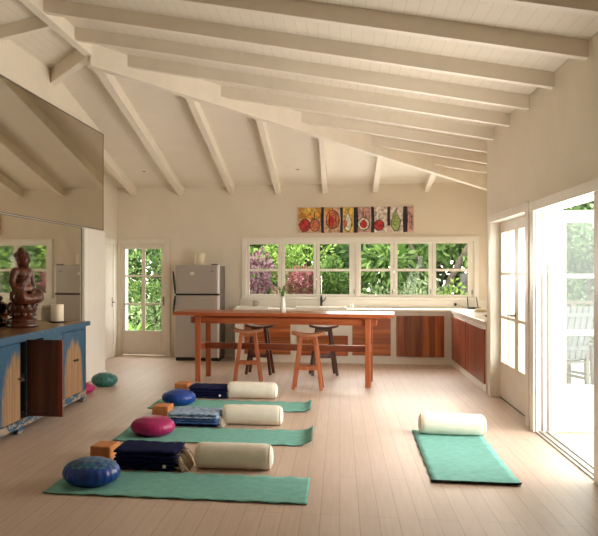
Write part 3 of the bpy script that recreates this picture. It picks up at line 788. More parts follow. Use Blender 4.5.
# ------------------------------------------------------------------ stools
def make_stool(label, loc, rz):
    t = thing('saddle_stool', label, 'stool', loc, rz, 'saddle-seat stools at the high table')
    s = MB(); H = .735; L, W = .215, .135
    top = lambda u, v: (L * (2 * u - 1) * (1 - .06 * (2 * v - 1) ** 2), W * (2 * v - 1) * (1 - .10 * (2 * u - 1) ** 2), H - .030 + .030 * (2 * u - 1) ** 2 - .004 * (1 - (2 * v - 1) ** 2))
    bot = lambda u, v: (top(u, v)[0] * .96, top(u, v)[1] * .94, top(u, v)[2] - .034)
    nu, nv = 16, 8
    s.grid(top, nu, nv); s.grid(bot, nu, nv)
    bd = [(i, 0) for i in range(nu)] + [(nu, j) for j in range(nv)] + [(i, nv) for i in range(nu, 0, -1)] + [(0, j) for j in range(nv, 0, -1)]
    off = (nu + 1) * (nv + 1); idx = lambda i, j: i * (nv + 1) + j
    for a, b in zip(bd, bd[1:] + bd[:1]): s.f.append((idx(*a), idx(*b), off + idx(*b), off + idx(*a))); s.m.append(0)
    s.build('seat', M['stool_seat'], t, smooth=False)
    P = {}
    for sx in (-1, 1):
        for sy in (-1, 1):
            a = Vector((sx * .180, sy * .125, 0)); b = Vector((sx * .088, sy * .06, .690)); P[sx, sy] = (a, b)
            MB().bar(a + Vector((0, 0, 0)), b, .040, .040, up=(0, 1, 0), w2=.042).build('leg', M['stool_z'], t, bevel=.003)
    at = lambda sx, sy, z: P[sx, sy][0].lerp(P[sx, sy][1], z / .690)
    for sy in (-1, 1): MB().bar(at(-1, sy, .27), at(1, sy, .27), .022, .038).build('stretcher', M['stool_z'], t)
    for sx in (-1, 1): MB().bar(at(sx, -1, .36), at(sx, 1, .36), .022, .038).build('stretcher', M['stool_z'], t)
    for sy in (-1, 1): MB().bar(at(-1, sy, .655), at(1, sy, .655), .020, .05).build('seat_rail', M['stool_z'], t)
    for sx in (-1, 1): MB().bar(at(sx, -1, .650), at(sx, 1, .650), .020, .05).build('seat_rail', M['stool_z'], t)
    return t
st = make_stool('red-brown saddle stool tucked under the table\'s near side, left one', (-1.235, 10.20, 0), R(3))
dup(st, (-.405, 9.76, 0), R(-3), 'red-brown saddle stool pulled out in front of the table, nearest the camera')
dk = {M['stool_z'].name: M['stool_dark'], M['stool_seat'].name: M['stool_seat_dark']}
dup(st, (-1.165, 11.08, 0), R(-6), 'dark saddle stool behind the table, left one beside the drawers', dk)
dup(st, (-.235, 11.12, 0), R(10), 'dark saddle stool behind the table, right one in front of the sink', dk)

# ------------------------------------------------------------------ painting
t = thing('fruit_painting', 'wide unframed painting of fruit between black bars above the windows', 'painting', (.264, YB - .001, 2.40))
W2, H2 = .985, .226
MB().box((-W2, -.03, -H2), (W2, 0, H2)).build('canvas', plain('pale_canvas', (.66, .54, .47), .85, var=.12, vscale=14), t, bevel=.003)
pc = {k: plain('paint_' + k, c, .7, var=.55, vscale=22) for k, c in dict(orange=(.62, .30, .06), peach=(.60, .38, .24), yellow=(.68, .45, .10), pale=(.68, .58, .52), black=(.02, .017, .025), red=(.45, .035, .03), salmon=(.55, .17, .08), white=(.72, .66, .52), green=(.32, .42, .14), pink=(.55, .32, .27)).items()}
keys = list(pc); pb = MB()
fx = lambda x: (x - 38) / 532 * 2 * W2 - W2
fz_ = lambda y: (91.5 - y) / 113 * 2 * H2
LAY = [0]
def patch(poly, key, lay):
    y = -.0302 - .0006 * lay
    pb.prism([(fx(a), fz_(b)) for a, b in poly], 0, .0005, keys.index(key), frame=lambda p: Vector((p.x, y - p.z, p.y)))
rp = random.Random(11)
def rect(x0, x1, y0, y1, key, lay, j=2.5):
    n = 5; pts = [(x0 + (x1 - x0) * i / n, y0 + rp.uniform(-j, j) * .5) for i in range(n + 1)] + [(x1 + rp.uniform(-j, j), y0 + (y1 - y0) * .5)] + [(x1 - (x1 - x0) * i / n, y1 + rp.uniform(-j, j) * .5) for i in range(n + 1)] + [(x0 + rp.uniform(-j, j), y0 + (y1 - y0) * .5)]
    patch(pts, key, lay)
def blob(cx, cy, rx, ry, key, lay, neck=0.0, outline=True):
    def sh(k):
        pts = []
        for i in range(22):
            a = 2 * PI * i / 22; s = 1.0
            if neck and math.sin(a) < 0: s = 1 - neck * (-math.sin(a)) ** .7
            pts.append((cx + (rx + k) * math.cos(a) * s, cy + (ry + k) * math.sin(a)))
        return pts
    if outline: patch(sh(3.2), 'black', lay)
    patch(sh(0), key, lay + 1)
rect(40, 146, 38, 88, 'orange', 0); rect(40, 146, 88, 146, 'peach', 0); rect(60, 120, 40, 62, 'yellow', 1)
rect(162, 232, 38, 146, 'peach', 0); rect(165, 200, 40, 70, 'orange', 1); rect(248, 296, 38, 146, 'yellow', 0); rect(316, 374, 38, 146, 'pink', 0); rect(392, 450, 38, 146, 'pale', 0); rect(466, 520, 38, 146, 'pale', 0); rect(542, 568, 38, 146, 'pink', 0)
for a, b in ((147, 160), (233, 247), (297, 315), (375, 390), (522, 541)): rect(a, b, 37, 147, 'black', 1, 4)
rect(450, 464, 37, 118, 'black', 1, 3)
blob(70, 114, 24, 25, 'red', 2); blob(117, 114, 21, 25, 'salmon', 2); blob(200, 90, 29, 38, 'salmon', 2); blob(193, 97, 14, 22, 'red', 4, outline=False)
blob(270, 100, 17, 40, 'white', 2, .72); blob(259, 108, 8, 16, 'salmon', 4, outline=False); blob(342, 110, 25, 25, 'white', 2); blob(342, 110, 17, 19, 'red', 4, .3, False)
blob(412, 116, 21, 21, 'red', 2); blob(488, 98, 20, 42, 'green', 2, .66)
for x, y0, y1 in ((72, 60, 88), (115, 58, 88), (200, 40, 52), (272, 46, 62), (340, 52, 84), (352, 50, 84), (412, 68, 94), (398, 60, 78), (490, 42, 58), (552, 60, 130), (560, 70, 120), (185, 60, 120), (215, 60, 118)): rect(x - 1.4, x + 1.4, y0, y1, 'black', 6, 1)
pb.build('brushwork', [pc[k] for k in keys], t)

# ------------------------------------------------------------------ blue cabinet
CX, CF, CBK = -2.93, 0.0, -.51
Y0, Y1 = 4.95, 8.47
t = thing('sideboard_cabinet', 'long blue sideboard with paint worn back to bare wood, one door open', 'cabinet', (CX, 0, 0))
b = MB()
b.box((CBK, Y0, .10), (CBK + .02, Y1 - .02, .86), 1)
b.box((CBK, Y0, .08), (-.02, Y1 - .02, .11), 1); b.box((CBK + .02, Y0, .46), (-.05, Y1 - .03, .48), 1)
for y in (Y0, 5.78, 6.20 - .02, 7.2): b.box((CBK + .02, y, .10), (-.022, y + .02, .86), 1)
b.box((CBK, Y1 - .025, .0), (0, Y1, .88), 0); b.box((CBK, Y0, .0), (0, Y0 + .025, .88), 0)
b.build('carcass', [M['chip'], M['cab_in']], t)
ff = MB()
ff.box((-.022, Y0 + .025, .845), (0, Y1, .888))
for a, c in ((Y0 + .025, Y0 + .08), (5.72, 5.80), (7.20, 7.73), (8.43, 8.47)): ff.box((-.022, a, .13), (0, c, .845))
ff.box((-.022, 6.785, .13), (-.002, 6.815, .845))
ff.build('face_frame', M['chip'], t, bevel=.003)
pl = MB(); pl.box((-.024, Y0 + .02, .055), (.004, Y1 - .06, .128)); pl.box((-.05, Y1 - .10, 0), (.004, Y1, .128)); pl.box((-.05, Y0, 0), (.004, Y0 + .10, .128)); pl.box((-.05, 6.60, 0), (0, 6.72, .06))
pl.build('plinth', M['chip_low'], t, bevel=.003)
tp = MB(); tp.box((-.525, Y0 - .03, .89), (.035, Y1 + .03, .928)); tp.build('cabinet_top', [M['cab_top']], t, bevel=.004)
ed = MB(); ed.box((.0355, Y0 - .03, .878), (.043, Y1 + .032, .9275)); ed.box((-.525, Y1 + .0305, .89), (.0355, Y1 + .037, .9275)); ed.build('edge_moulding', M['chip'], t, bevel=.002)
def cdoor(y0, y1, mat, knob_y):
    m = MB(); m.box((-.020, 0, .134), (.003, y1 - y0, .842))
    d = m.build('cupboard_door', mat, t, loc=(0, y0, 0), bevel=.003)
    if knob_y is not None:
        k = MB(); k.lathe([(.006, 0), (.006, .012), (.014, .018), (.016, .026), (.010, .034), (.001, .036)], (0, 0, 0), 14, axis='X')
        k.build('knob', M['knob'], d, loc=(.003, knob_y - y0, .515), smooth=True)
    return d
cdoor(5.03, 5.37, worn_blue('worn_a', .34, .30, .72, .0), 5.33); cdoor(5.375, 5.715, worn_blue('worn_b', 0, .30, .72, .0), 5.415)
cdoor(5.805, 6.215, worn_blue('worn_c', .36, .34, .70, .0), None)
cdoor(6.22, 6.64, worn_blue('worn_d', .40, .36, .73, -.1), 6.60)
cdoor(7.735, 8.08, worn_blue('worn_e', .345, .30, .72, .0), 8.045); cdoor(8.085, 8.425, worn_blue('worn_f', 0, .26, .70, .0), 8.12)
# the open leaf, swung out square to the front
lf = MB(); lf.box((0, -.011, 0), (.345, .011, .72)); leaf = lf.build('open_door', M['leaf_dark'], t, loc=(.006, 6.80, .14), bevel=.002)
rl = MB(); rl.box((0, -.016, 0), (.045, -.0115, .72)); rl.box((.045, -.016, .67), (.305, -.0115, .72)); rl.box((.045, -.016, 0), (.305, -.0115, .05)); rl.build('door_rail', M['leaf_dark'], leaf)
ds = MB(); ds.box((.305, -.0165, 0), (.347, .0115, .72)); ds.build('door_stile', M['leaf_edge'], leaf)
for z in (.10, .60): MB().tube([(-.004, -.012, z - .035), (-.004, -.012, z + .035)], .006, 8).build('hinge', M['steel'], leaf)

candle('pillar_candle', 'thick cream pillar candle on the blue sideboard near its far end', (-3.19, 8.24, .936), .073, .195, .1)
saucer('flat black saucer under the candle on the blue sideboard', (-3.19, 8.24, .928), .125)

# ------------------------------------------------------------------ statue
t = thing('seated_statue', 'carved red-brown wooden seated meditating figure on a lotus base on the sideboard', 'statue', (-3.278, 7.47, .928), R(-12)); t.scale = (.95, .95, .95)
b = MB()
E_ = b.ell
E_((0, 0, .50), (.088, .12, .14)); E_((.01, 0, .42), (.105, .13, .09)); E_((.015, 0, .58), (.08, .125, .08)); E_((0, .115, .605), (.048, .052, .05)); E_((0, -.115, .605), (.048, .052, .05))
b.tube([(0, 0, .62), (.008, 0, .69)], [.05, .046], 14)
E_((.018, 0, .735), (.076, .070, .086)); E_((.034, 0, .698), (.052, .052, .050)); E_((.0, 0, .765), (.077, .074, .074)); E_((-.004, 0, .838), (.042, .042, .034)); E_((-.004, 0, .862), (.020, .020, .016))
E_((.096, 0, .726), (.015, .011, .020)); E_((.086, 0, .696), (.013, .020, .007)); E_((.082, .025, .75), (.011, .016, .007)); E_((.082, -.025, .75), (.011, .016, .007)); E_((.076, 0, .664), (.018, .020, .016))
for s in (-1, 1):
    E_((.004, s * .074, .712), (.015, .010, .052))
    # legs folded: thighs out, shins crossed
    b.tube([(.0, s * .06, .345), (.05, s * .14, .345), (.075, s * .165, .335)], [.085, .09, .075], 14)
    E_((.085, s * .155, .34), (.085, .065, .082))
    b.tube([(.11, s * .16, .322), (.150, s * .06, .312), (.155, -s * .04, .318)], [.062, .054, .042], 14)
    E_((.155, -s * .075, .33), (.03, .045, .024))
# right arm (local -y) raised at the chest, left arm resting in the lap
b.tube([(0, -.135, .60), (.0, -.175, .50), (.03, -.165, .43)], [.045, .04, .036], 12)
b.tube([(.03, -.165, .43), (.09, -.12, .47), (.125, -.07, .535)], [.036, .030, .022], 12); E_((.132, -.062, .565), (.014, .024, .032))
b.tube([(0, .135, .60), (-.0, .18, .50), (.02, .17, .41)], [.045, .04, .036], 12)
b.tube([(.02, .17, .41), (.08, .11, .385), (.12, .03, .385)], [.036, .030, .024], 12); E_((.13, .0, .383), (.035, .045, .016))
E_((0, 0, .31), (.13, .15, .05))
# robe fold across the chest
b.tube([(.045, .10, .635), (.085, .02, .55), (.085, -.06, .46), (.03, -.13, .40)], [.014, .014, .014, .012], 8)
fig = b.build('figure', M['buddha'], t, smooth=True)
md = fig.modifiers.new('remesh', 'REMESH'); md.mode = 'VOXEL'; md.voxel_size = .007; md.use_smooth_shade = True
md = fig.modifiers.new('smooth', 'SMOOTH'); md.factor = .5; md.iterations = 4
cr = MB()
rr = random.Random(3)
for i in range(90):
    ph = math.acos(1 - rr.random() * 1.05); th = rr.random() * 2 * PI
    p = Vector((math.sin(ph) * math.cos(th) * .077, math.sin(ph) * math.sin(th) * .074, math.cos(ph) * .074 + .767))
    if p.x > .045 and p.z < .795: continue
    cr.ell(p, (.009, .009, .009), n=8, m=6)
cr.build('hair_curls', M['buddha'], t, smooth=True)
lo = MB(); lo.lathe([(.10, .13), (.15, .16), (.165, .20), (.155, .25), (.13, .275), (.001, .28)], n=40); lo.build('lotus_seat', M['buddha'], t, smooth=True)
pt = MB()
for k in range(12):
    a = k * PI / 6
    for (rad, z, tilt, sc_) in ((.150, .205, -.35, 1.0),):
        pt.ell((rad * math.cos(a), rad * math.sin(a), z), (.018, .040, .055), (0, tilt * -1, a), 12, 8)
    a += PI / 12
    pt.ell((.135 * math.cos(a), .135 * math.sin(a), .155), (.018, .036, .040), (0, -.5, a), 12, 8)
pt.build('lotus_petals', M['buddha'], t, smooth=True)
bs = MB(); bs.lathe([(.165, 0), (.172, .01), (.172, .04), (.16, .05), (.15, .06), (.16, .07), (.16, .09), (.125, .10), (.105, .12), (.105, .14)], n=40, mod=lambda th, i: 1 + .02 * math.cos(12 * th)); bs.build('base_plinth', M['buddha'], t, smooth=True)

# ------------------------------------------------------------------ yoga things
def make_mat(name, label, loc, rz, L, Wd, curl_right=0.0, curl_end=0.0, seed=0):
    """mat of length L along local x, corner-centred; curl_right lifts the +x end"""
    rr = random.Random(seed); ph = rr.random() * 6
    def hgt(x, y):
        z = .006
        if curl_right:
            s = (x - (L / 2 - .12)) / .12
            if s > 0: z += curl_right * s * s
        if curl_end:
            s = (-x - (L / 2 - .06)) / .06
            if s > 0: z += curl_end * s * s
        e = abs(2 * y / Wd)
        z += max(0, e - .9) * 10 * .004 * (1 + math.sin(x * 34 + ph + (1 if y > 0 else 0)))
        return z
    up = lambda u, v: (L * (u - .5), Wd * (v - .5) + .004 * math.sin(u * 40 + ph), hgt(L * (u - .5), Wd * (v - .5)))
    dn = lambda u, v: (up(u, v)[0], up(u, v)[1], max(0.0, up(u, v)[2] - .005))
    nu, nv = 90, 12
    s = MB(); s.grid(up, nu, nv, 0); s.grid(dn, nu, nv, 1)
    bd = [(i, 0) for i in range(nu)] + [(nu, j) for j in range(nv)] + [(i, nv) for i in range(nu, 0, -1)] + [(0, j) for j in range(nv, 0, -1)]
    off = (nu + 1) * (nv + 1); idx = lambda i, j: i * (nv + 1) + j
    for a, b2 in zip(bd, bd[1:] + bd[:1]): s.f.append((idx(*a), idx(*b2), off + idx(*b2), off + idx(*a))); s.m.append(1)
    o = s.build(name, [M['mat'], M['mat_under']], loc=loc, smooth=True); o.rotation_euler = (0, 0, rz)
    return tag(o, label, 'yoga mat', 'teal yoga mats')
make_mat('yoga_mat', 'teal yoga mat nearest the camera on the left, under the patterned blue cushion', (-1.10, 5.18, .001), R(0.0), 1.78, .625, 0, 0, 1)
make_mat('yoga_mat', 'teal yoga mat in the middle of the left row, under the magenta cushion', (-1.12, 6.80, .001), R(1), 1.76, .63, .055, 0, 2)
make_mat('yoga_mat', 'teal yoga mat farthest back in the left row, under the plain blue cushion', (-1.20, 8.37, .001), R(.5), 1.78, .60, .035, 0, 3)
make_mat('yoga_mat', 'teal yoga mat lying alone on the right, running towards the camera', (.968, 6.40, .001), R(89.2), 1.78, .615, 0, .018, 4)

def make_bolster(label, loc, rz, L, r):
    t = thing('bolster', label, 'bolster', loc, rz, 'cream yoga bolsters')
    prof = []
    h = L / 2; rc = .06
    for i in range(8):
        a = PI / 2 * i / 7; prof.append((max(.001, r - rc + rc * math.sin(a)) if i else .001, -h + rc - rc * math.cos(a)))
    prof = [(.001, -h + .012), (r * .25, -h + .004), (r - rc, -h)] + [(r - rc + rc * math.sin(PI / 2 * i / 6), -h + rc - rc * math.cos(PI / 2 * i / 6)) for i in range(1, 7)]
    n = 12
    mid = [(r * (1 + .012 * math.sin(i * 1.7) + .02 * math.sin(PI * i / n)), -h + rc + (L - 2 * rc) * i / n) for i in range(1, n)]
    prof = prof + mid + [(a, -b) for a, b in prof[::-1]]
    k = len(prof)
    m = MB(); m.lathe(prof, (0, 0, 0), 48, axis='X', mod=lambda th, i: 1 + (.018 * math.cos(24 * th) if (i < 7 or i > k - 8) else .004 * math.sin(5 * th + i)))
    m.v = [(x, y, (z + r) * .93 if z < 0 else r * .93 + z) for x, y, z in m.v]
    m.v = [(x, y, max(z, .008 * abs(y / r))) for x, y, z in m.v]
    m.build('cover', M['bolster'], t, smooth=True)
    for s in (-1, 1):
        c = MB(); pts = [(s * (h - .024), (r * .90) * math.cos(a), r * .95 + r * .90 * math.sin(a)) for a in [2 * PI * q / 40 for q in range(41)]]
        c.tube(pts, .004, 6); c.build('piping', M['bolster_seam'], t, smooth=True)
    return t
bo = make_bolster('cream bolster beside the navy blanket nearest the camera', (-.80, 5.71, .0), R(1), .60, .100)
dup(bo, (-.85, 7.38, 0), R(1.5), 'cream bolster beside the light blue printed blanket in the middle row')
dup(bo, (-1.03, 8.92, 0), R(0), 'cream bolster beside the farthest navy blanket, nearest the table')
dup(bo, (1.02, 7.16, .007), R(-1.5), 'cream bolster lying alone on the far end of the right mat')

def make_cushion(label, loc, rz, r, h, mats, pleats=22, group='round meditation cushions', cat='cushion'):
    t = thing('meditation_cushion', label, cat, loc, rz, group)
    prof = [(.001, 0), (r * .62, 0.0)]
    for i in range(1, 12):
        a = -PI * .42 + PI * .80 * i / 11
        prof.append((r * max(.0, math.cos(a)) ** .52, h * .47 * (1 + math.sin(a))))
    prof += [(r * .52, h * .965), (r * .40, h * .985), (r * .2, h), (.001, h)]
    k = len(prof)
    side = MB()
    def mod(th, i):
        if i < 2: return 1
        u = 1 - abs((i - 7) / 7.5); return 1 + .028 * (abs(math.cos(pleats / 2 * th)) - .5) * max(0, .25 + u)
    side.lathe(prof[:11], (0, 0, 0), 88, mod=mod)
    side.f = side.f[:-1]; side.m = side.m[:-1]
    side.build('side_panel', mats[0], t, smooth=True)
    tp = MB(); tp.lathe(prof[10:], (0, 0, .0005), 88, mod=lambda th, i: 1 + (.006 * abs(math.cos(pleats / 2 * th)) if i == 0 else 0)); tp.f = tp.f[:-2] + tp.f[-1:]; tp.m = tp.m[:len(tp.f)]
    tp.build('top_panel', mats[1], t, smooth=True, fix=False)
    return t
make_cushion('blue cushion with patterned top on the mat nearest the camera', (-1.74, 5.15, .007), R(8), .20, .170, [M['blue_cush'], M['blue_top']])
make_cushion('magenta pleated cushion on the middle mat', (-1.70, 6.77, .007), R(0), .20, .165, [M['magenta'], M['magenta']], 30)
make_cushion('plain blue pleated cushion on the farthest mat', (-1.80, 8.36, .007), R(0), .19, .165, [M['blue_cush'], M['blue_cush']], 26)
make_cushion('teal patterned cushion on the floor beyond the blue sideboard', (-3.07, 9.62, 0), R(0), .17, .17, [M['teal_cush'], M['teal_cush']], 18, 'spare cushions behind the sideboard')
make_cushion('small magenta cushion mostly hidden behind the blue sideboard\'s end', (-3.16, 8.98, 0), R(0), .16, .13, [M['magenta'], M['magenta']], 20, 'spare cushions behind the sideboard')

def make_blanket(label, loc, rz, L, D, H, layers, mats, order, fmat, fr_n, tagged, seed, fr_spread=.11):
    t = thing('folded_blanket', label, 'blanket', loc, rz, 'folded blankets beside the bolsters')
    rr = random.Random(seed); th = H / layers
    for k in range(layers):
        ox, oy = rr.uniform(-.008, .012), rr.uniform(-.008, .012); p1, p2 = rr.random() * 6, rr.random() * 6
        l = L * (1 - .02 * rr.random()); d = D * (1 - .03 * rr.random())
        prof = []
        nu, nv = 22, 20
        def fn(u, v, l=l, d=d, k=k, ox=ox, oy=oy, p1=p1, p2=p2):
            a = 2 * PI * v
            # rounded-slab cross-section (y, z), superellipse
            cy, cz = math.cos(a), math.sin(a)
            y = d / 2 * math.copysign(abs(cy) ** .28, cy); z = th / 2 * .98 * math.copysign(abs(cz) ** .7, cz)
            x = l * (u - .5)
            e = min(1, min(u, 1 - u) * 18 + .5); z *= e
            z += th * (k + .5) + .006 * (k / layers) * math.sin(x * 13 + p1) * math.cos(y * 9 + p2) + .0015 * math.sin(x * 60 + p2)
            return (x + ox + .004 * math.sin(y * 30 + p1), y * (1 + .015 * math.sin(x * 11 + p1)) + oy, max(.001, z))
        s = MB(); s.grid(fn, nu, nv)
        s.f.append(tuple(range(nv, -1, -1))); s.m.append(0)
        b0 = nu * (nv + 1); s.f.append(tuple(range(b0, b0 + nv + 1))); s.m.append(0)
        s.build('fold', mats[order[k % len(order)]], t, smooth=True)
    fr = MB()
    for i in range(fr_n):
        y = rr.uniform(-D / 2 * .9, D / 2 * .9); z = rr.uniform(.012, H * .85); ln = rr.uniform(.6, 1.0) * fr_spread
        x0 = L / 2 - .015
        pts = [(x0, y, z), (x0 + ln * .45, y + rr.uniform(-.015, .015), z * .8 + .006), (x0 + ln * .8, y + rr.uniform(-.03, .03), max(.006, z * .35)), (x0 + ln, y + rr.uniform(-.04, .04), rr.uniform(.005, .012))]
        fr.tube(pts, [.0035, .0035, .004, .0025], 5)
    fr.build('fringe', fmat, t, smooth=True)
    if tagged:
        MB().box((L / 2 - .10, -D / 2 - .006, .03), (L / 2 - .075, -D / 2 - .002, .055)).build('care_label', M['tag'], t)
    return t
make_blanket('folded navy blanket with beige fringe, nearest the camera', (-1.455, 5.71, 0), R(-1), .49, .36, .155, 5, [M['navy']], [0], M['fringe'], 130, True, 1)
make_blanket('folded light blue printed blanket with white fringe in the middle row', (-1.41, 7.36, 0), R(-1), .50, .40, .13, 5, [M['batik'], M['stripe_blue'], M['navy']], [2, 1, 1, 0, 0], M['fringe_w'], 60, False, 2, .09)
make_blanket('folded navy blanket with white fringe, farthest back', (-1.55, 8.98, 0), R(-1), .48, .36, .135, 4, [M['navy']], [0], M['fringe_w'], 45, True, 3, .07)
for x, y, lb in ((-1.90, 5.96, 'orange foam yoga block by the navy blanket nearest the camera'), (-1.85, 7.80, 'orange foam yoga block behind the magenta cushion'), (-1.97, 9.42, 'orange foam yoga block by the farthest navy blanket')):
    o = MB().box((-.085, -.11, 0), (.085, .11, .097)).build('yoga_block', M['cork'], loc=(x, y, 0), bevel=.008); o.rotation_euler = (0, 0, R(-4)); tag(o, lb, 'yoga block', 'orange yoga blocks')

# ------------------------------------------------------------------ outside
struct(MB().box((-14, YBO, -.5), (16, 40, -.25)).box((6.2, -6, -.5), (30, YBO, -.25)).build('ground', M['grass']), 'green lawn behind the house', 'ground')
struct(MB().box((XO, -6, -.12), (6.2, 13.6, -.01)).build('floor_deck', M['deck']), 'pale board deck outside the right wall', 'deck')
# railing at the far end of the deck
t = thing('deck_railing', 'grey timber railing along the far end of the deck', 'railing', (2.7, 13.3, -.01))
MB().box((0, -.04, .98), (3.4, .04, 1.03)).build('handrail', M['tan_wood'], t)
MB().box((0, -.02, .12), (3.4, .02, .18)).build('bottom_rail', M['tan_wood'], t)
for i in range(4): MB().box((i * 1.11 , -.04, 0), (i * 1.11 + .08, .04, .98)).build('post', M['tan_wood'], t)
for i in range(26):
    if i % 9 == 0: continue
    MB().box((.02 + i * .128, -.012, .18), (.055 + i * .128, .012, .98)).build('baluster', M['tan_wood'], t)
def deck_chair(label, loc, rz):
    t = thing('deck_chair', label, 'chair', loc, rz, 'slatted chairs on the deck')
    for sx in (-1, 1):
        MB().bar((sx * .21, -.22, 0), (sx * .21, -.22, .60), .045, .05).build('leg', M['tan_wood'], t)
        MB().bar((sx * .21, .22, 0), (sx * .21, .20, .62), .045, .05).build('leg', M['tan_wood'], t)
        MB().box((sx * .21 - .035, -.27, .60), (sx * .21 + .035, .28, .625)).build('armrest', M['tan_wood'], t)
        MB().bar((sx * .21, -.22, .17), (sx * .21, .21, .17), .03, .04).build('stretcher', M['tan_wood'], t)
    MB().box((-.19, -.245, .36), (.19, -.215, .43)).build('seat_rail', M['tan_wood'], t)
    s = MB()
    for i in range(5): s.bar((-.19, -.2 + i * .095, .425 - i * .012), (.19, -.2 + i * .095, .425 - i * .012), .075, .018)
    s.build('seat', M['tan_wood'], t)
    s = MB()
    for i in range(5): s.bar((-.17 + i * .085, .20, .42), (-.17 + i * .085, .36, 1.08), .068, .018, up=(0, 1, 0))
    s.bar((-.21, .24, .56), (.21, .24, .56), .03, .05); s.bar((-.21, .335, .98), (.21, .335, .98), .03, .05)
    s.build('backrest', M['grey_wood'], t)
    return t
ch = deck_chair('weathered slatted deck chair seen through the open door, nearer one', (2.80, 10.15, -.01), R(200))
dup(ch, (3.35, 10.65, -.01), R(205), 'weathered slatted deck chair seen through the open door, farther one')

# foliage
def leaf_cloud(mb, c, rad, n, size, rr, mi=0, droop=0.0, aspect=.42, shell=.45):
    for _ in range(n):
        u = Vector((rr.gauss(0, 1), rr.gauss(0, 1), rr.gauss(0, 1))).normalized()
        r = (shell + (1 - shell) * rr.random()) * (1 + .12 * math.sin(5 * u.x + 7 * u.z))
        p = Vector(c) + Vector((u.x * rad[0], u.y * rad[1], u.z * rad[2])) * r
        d = (u + Vector((rr.gauss(0, .6), rr.gauss(0, .6), rr.gauss(0, .6) - droop))).normalized()
        s = d.cross(Vector((rr.gauss(0, 1), rr.gauss(0, 1), rr.gauss(0, 1)))).normalized(); nrm = d.cross(s)
        L = size * rr.uniform(.65, 1.3); W_ = L * aspect
        a = p; b2 = p + d * L * .45 + s * W_ * .5 + nrm * L * .06; c2 = p + d * L - nrm * L * .08; e2 = p + d * L * .45 - s * W_ * .5 + nrm * L * .06
        mb.add([a, b2, c2, e2], [(0, 1, 2), (0, 2, 3)], mi)
def shrub(name, label, loc, clumps, mat, n, size, seed, cat='shrub', group=None, trunk=None, **kw):
    rr = random.Random(seed); t = thing(name, label, cat, loc, 0, group)
    fo = MB()
    for c, r in clumps: leaf_cloud(fo, c, r, n, size, rr, **kw)
    fo.build('foliage', mat, t, fix=False)
    tr = MB()
    for pts, rad in (trunk or [([(0, 0, 0), (.03, 0, .4), (0, .02, .8)], [.03, .025, .012])]): tr.tube(pts, rad, 8)
    tr.build('trunk', M['bark'], t, smooth=True)
    return t
lime = leaf_mat('lime_leaves', [(.25, (.05, .11, .015)), (.5, (.19, .34, .05)), (.75, (.42, .55, .16))], 11)
green = leaf_mat('green_leaves', [(.25, (.02, .05, .012)), (.5, (.08, .17, .03)), (.75, (.24, .36, .10))], 9)
deep = leaf_mat('deep_green_leaves', [(.3, (.012, .03, .010)), (.55, (.04, .09, .022)), (.8, (.13, .22, .07))], 7)
plum = leaf_mat('plum_leaves', [(.25, (.06, .025, .035)), (.5, (.20, .09, .12)), (.75, (.42, .27, .32))], 13)
rose = leaf_mat('rose_leaves', [(.28, (.10, .14, .03)), (.48, (.25, .06, .07)), (.75, (.50, .22, .25))], 14)
pale = leaf_mat('pale_green_leaves', [(.25, (.06, .12, .04)), (.5, (.22, .34, .14)), (.75, (.52, .60, .36))], 10)
G = -.25
tr1 = None
shrub('purple_shrub', 'purple-leaved shrub outside the leftmost kitchen casement', (-2.0, 15.6, G), [((0, 0, 1.05), (.62, .5, .75)), ((.3, .1, 1.7), (.3, .4, .5))], plum, 800, .11, 11)
shrub('lime_shrub', 'lime green shrub behind the purple one outside the left casement', (-1.75, 16.7, G), [((-.3, 0, 1.7), (.9, .5, .9)), ((.5, .1, 2.0), (.5, .4, .5))], lime, 800, .12, 12)
shrub('rose_shrub', 'shrub with rose-red leaves outside the second kitchen casement', (-.95, 15.7, G), [((0, 0, 1.05), (.5, .45, .75)), ((.2, 0, 1.55), (.3, .35, .3))], rose, 800, .10, 13)
shrub('lime_shrub', 'bright yellow-green shrub rising over the rose-red one', (-.75, 16.6, G), [((0, 0, 1.9), (.75, .5, .65)), ((-.1, 0, 1.0), (.6, .4, .6))], lime, 700, .12, 14)
shrub('leafy_shrub', 'mid green shrub outside the third kitchen casement', (.05, 15.8, G), [((-.05, 0, 1.0), (.5, .45, .7)), ((-.25, 0, 1.6), (.3, .3, .4))], green, 700, .12, 15)
shrub('leafy_shrub', 'dark green shrub with broad leaves behind the third casement', (.35, 16.8, G), [((0, 0, 1.9), (.6, .5, .6))], deep, 700, .17, 16)
shrub('broadleaf_plant', 'big-leaved green plant outside the fourth kitchen casement', (.95, 16.0, G), [((0, 0, 1.85), (.55, .5, .5))], green, 330, .30, 17, 'plant', None, None, droop=.5, aspect=.3)
shrub('pale_shrub', 'pale green wispy shrub low outside the fourth casement', (.85, 15.3, G), [((0, 0, 1.0), (.5, .4, .55))], pale, 600, .10, 18)
shrub('pale_shrub', 'pale yellow-green shrub low outside the fifth casement', (1.65, 15.5, G), [((0, 0, 1.05), (.5, .4, .6))], pale, 650, .11, 19)
shrub('lime_shrub', 'lime green shrub at lower left of the rightmost casement', (2.15, 15.0, G), [((0, 0, .95), (.30, .3, .6))], lime, 500, .10, 20)
shrub('broadleaf_tree', 'leaning tree with a grey branch across the two right casements', (1.6, 17.0, G), [((.0, 0, 2.3), (.7, .6, .5)), ((1.1, .1, 2.3), (.7, .6, .55)), ((1.6, .3, 1.9), (.4, .5, .5))], green, 300, .24, 21, 'tree', None,
      [([(.55, 0, 0), (.5, -.1, .9), (.75, -.3, 1.6), (1.15, -.4, 2.4), (1.3, -.3, 3.0)], [.10, .085, .07, .05, .03]), ([(.6, -.2, 1.3), (.2, -.25, 1.8), (-.1, -.2, 2.4)], [.05, .04, .025])], droop=.4, aspect=.35)
